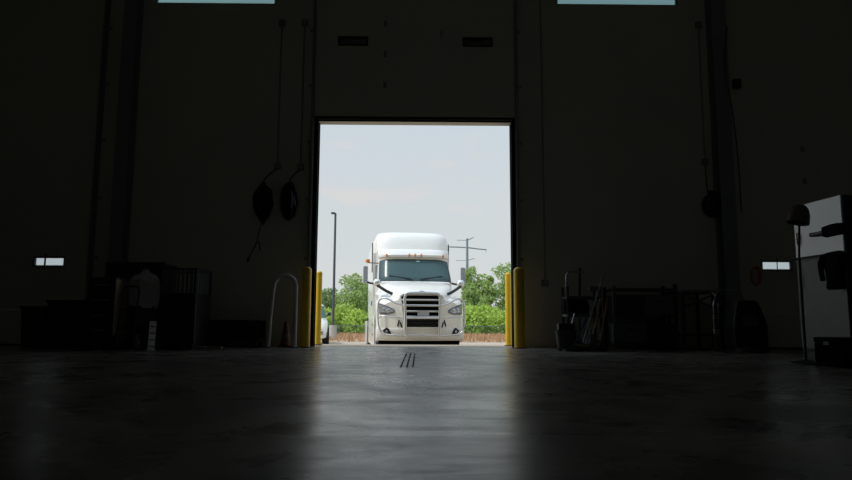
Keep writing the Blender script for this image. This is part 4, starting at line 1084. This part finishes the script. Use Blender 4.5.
for s in (-1, 1):
    MB().lathe([(0, -.07), (.05, -.065), (.075, 0), (.05, .06), (0, .065)], (s*.92, 1.42, 1.12), 'X', 14).build('door_mirror', BLACK, CR, smooth=60)
    MB().tube([(s*.84, 1.5, 1.02), (s*.90, 1.44, 1.10)], .022, 6).build('mirror_arm', BLACK, CR)
    MB().patch(lambda a, b_: (s*(.48+.26*a), .10-.05+.12*a*a, .62+.10*b_), 4, 2, (0, .05, 0)).build('headlight', LENS, CR)
    for v in (.85, 3.6):
        o = MB().lathe([(.20, -.09), (.30, -.10), (.325, -.05), (.325, .05), (.30, .10), (.20, .09)], (s*.82, v, .325), 'X', 26).build('wheel', RUBBER, CR, smooth=40)
        MB().lathe([(0, -.06), (.2, -.085), (.205, .085), (0, .06)], (s*.82, v, .325), 'X', 20).build('rim', CHROMED, o, smooth=40)

# ------------------------------------------------------------------ sky and sun
w = bpy.data.worlds.new('hazy_sky'); SC.world = w; w.use_nodes = True
nt = w.node_tree; nt.nodes.clear(); L = nt.links.new
out = nt.nodes.new('ShaderNodeOutputWorld'); bg = nt.nodes.new('ShaderNodeBackground')
tc = nt.nodes.new('ShaderNodeTexCoord'); sx = nt.nodes.new('ShaderNodeSeparateXYZ'); L(tc.outputs['Generated'], sx.inputs[0])
cr = nt.nodes.new('ShaderNodeValToRGB'); e = cr.color_ramp.elements
e[0].position = 0.0; e[0].color = (.30, .28, .24, 1)
e[1].position = 1.0; e[1].color = (.36, .50, .70, 1)
for pos, c in ((.499, (.30, .28, .24)), (.501, (.655, .69, .69)), (.56, (.645, .69, .70)), (.62, (.61, .675, .72)), (.68, (.575, .655, .735)), (.80, (.46, .58, .72))):
    q = cr.color_ramp.elements.new(pos); q.color = (*c, 1)
mp = nt.nodes.new('ShaderNodeMath'); mp.operation = 'MULTIPLY_ADD'; mp.inputs[1].default_value = .5; mp.inputs[2].default_value = .5
L(sx.outputs['Z'], mp.inputs[0]); L(mp.outputs[0], cr.inputs['Fac'])
mpp = nt.nodes.new('ShaderNodeMapping'); mpp.inputs['Scale'].default_value = (11, 11, 34); mpp.inputs['Location'].default_value = (.35, 0, .9)
L(tc.outputs['Generated'], mpp.inputs['Vector'])
nz = nt.nodes.new('ShaderNodeTexNoise'); nz.inputs['Scale'].default_value = 1.; nz.inputs['Detail'].default_value = 6; nz.inputs['Roughness'].default_value = .5
L(mpp.outputs[0], nz.inputs['Vector'])
cl = nt.nodes.new('ShaderNodeValToRGB'); cl.color_ramp.elements[0].position = .56; cl.color_ramp.elements[0].color = (0, 0, 0, 1)
cl.color_ramp.elements[1].position = .78; cl.color_ramp.elements[1].color = (.75, .75, .75, 1); L(nz.outputs['Fac'], cl.inputs['Fac'])
fac = nz.outputs['Fac']
for px, py, hw_, hh_, amp in ((352, 197, 60, 15, .20), (404, 190, 42, 15, .22), (440, 165, 22, 7, .16), (478, 186, 24, 9, .12)):
    c = (_F*FPX + _R*(px-CX) - _U*(py-CY)).normalized()
    sb = nt.nodes.new('ShaderNodeVectorMath'); sb.operation = 'SUBTRACT'; L(tc.outputs['Generated'], sb.inputs[0]); sb.inputs[1].default_value = c
    ml_ = nt.nodes.new('ShaderNodeVectorMath'); ml_.operation = 'MULTIPLY'; L(sb.outputs[0], ml_.inputs[0]); ml_.inputs[1].default_value = (FPX/hw_, FPX/hw_, FPX/hh_)
    ln = nt.nodes.new('ShaderNodeVectorMath'); ln.operation = 'LENGTH'; L(ml_.outputs[0], ln.inputs[0])
    mr = nt.nodes.new('ShaderNodeMapRange'); mr.interpolation_type = 'SMOOTHSTEP'; L(ln.outputs['Value'], mr.inputs['Value'])
    mr.inputs['From Min'].default_value = 0; mr.inputs['From Max'].default_value = 1.15; mr.inputs['To Min'].default_value = amp; mr.inputs['To Max'].default_value = 0
    ad = nt.nodes.new('ShaderNodeMath'); ad.operation = 'ADD'; L(fac, ad.inputs[0]); L(mr.outputs[0], ad.inputs[1]); fac = ad.outputs[0]
L(fac, cl.inputs['Fac'])
mx = nt.nodes.new('ShaderNodeMix'); mx.data_type = 'RGBA'; L(cl.outputs[0], mx.inputs['Factor']); L(cr.outputs[0], mx.inputs['A']); mx.inputs['B'].default_value = (.70, .685, .68, 1)
dt = nt.nodes.new('ShaderNodeVectorMath'); dt.operation = 'DOT_PRODUCT'; L(tc.outputs['Generated'], dt.inputs[0]); dt.inputs[1].default_value = (-.52, -.45, .73)
au = nt.nodes.new('ShaderNodeMapRange'); au.interpolation_type = 'SMOOTHSTEP'; L(dt.outputs['Value'], au.inputs['Value'])
au.inputs['From Min'].default_value = .0; au.inputs['From Max'].default_value = 1.; au.inputs['To Min'].default_value = 1.; au.inputs['To Max'].default_value = 3.0
L(au.outputs[0], bg.inputs['Strength'])
L(mx.outputs['Result'], bg.inputs['Color']); L(bg.outputs[0], out.inputs[0])

sd = bpy.data.lights.new('sun', 'SUN'); sd.energy = 2.1; sd.angle = R(1.5); sd.color = (1., .955, .88)
so = bpy.data.objects.new('sun', sd); COL.objects.link(so)
el, az = R(60), R(85)                       # high, from the left along the facade
dirs = Vector((-math.sin(az)*math.cos(el), -math.cos(az)*math.cos(el), math.sin(el)))
so.rotation_euler = dirs.to_track_quat('Z', 'Y').to_euler()

SC.view_settings.view_transform = 'Standard'; SC.view_settings.look = 'None'
SC.view_settings.exposure = 0.0; SC.view_settings.gamma = 1.0; SC.view_settings.use_curve_mapping = False
SC.cycles.use_denoising = True
SC.cycles.max_bounces = 10; SC.cycles.diffuse_bounces = 6; SC.cycles.transparent_max_bounces = 16
SC.cycles.sample_clamp_indirect = 4.0
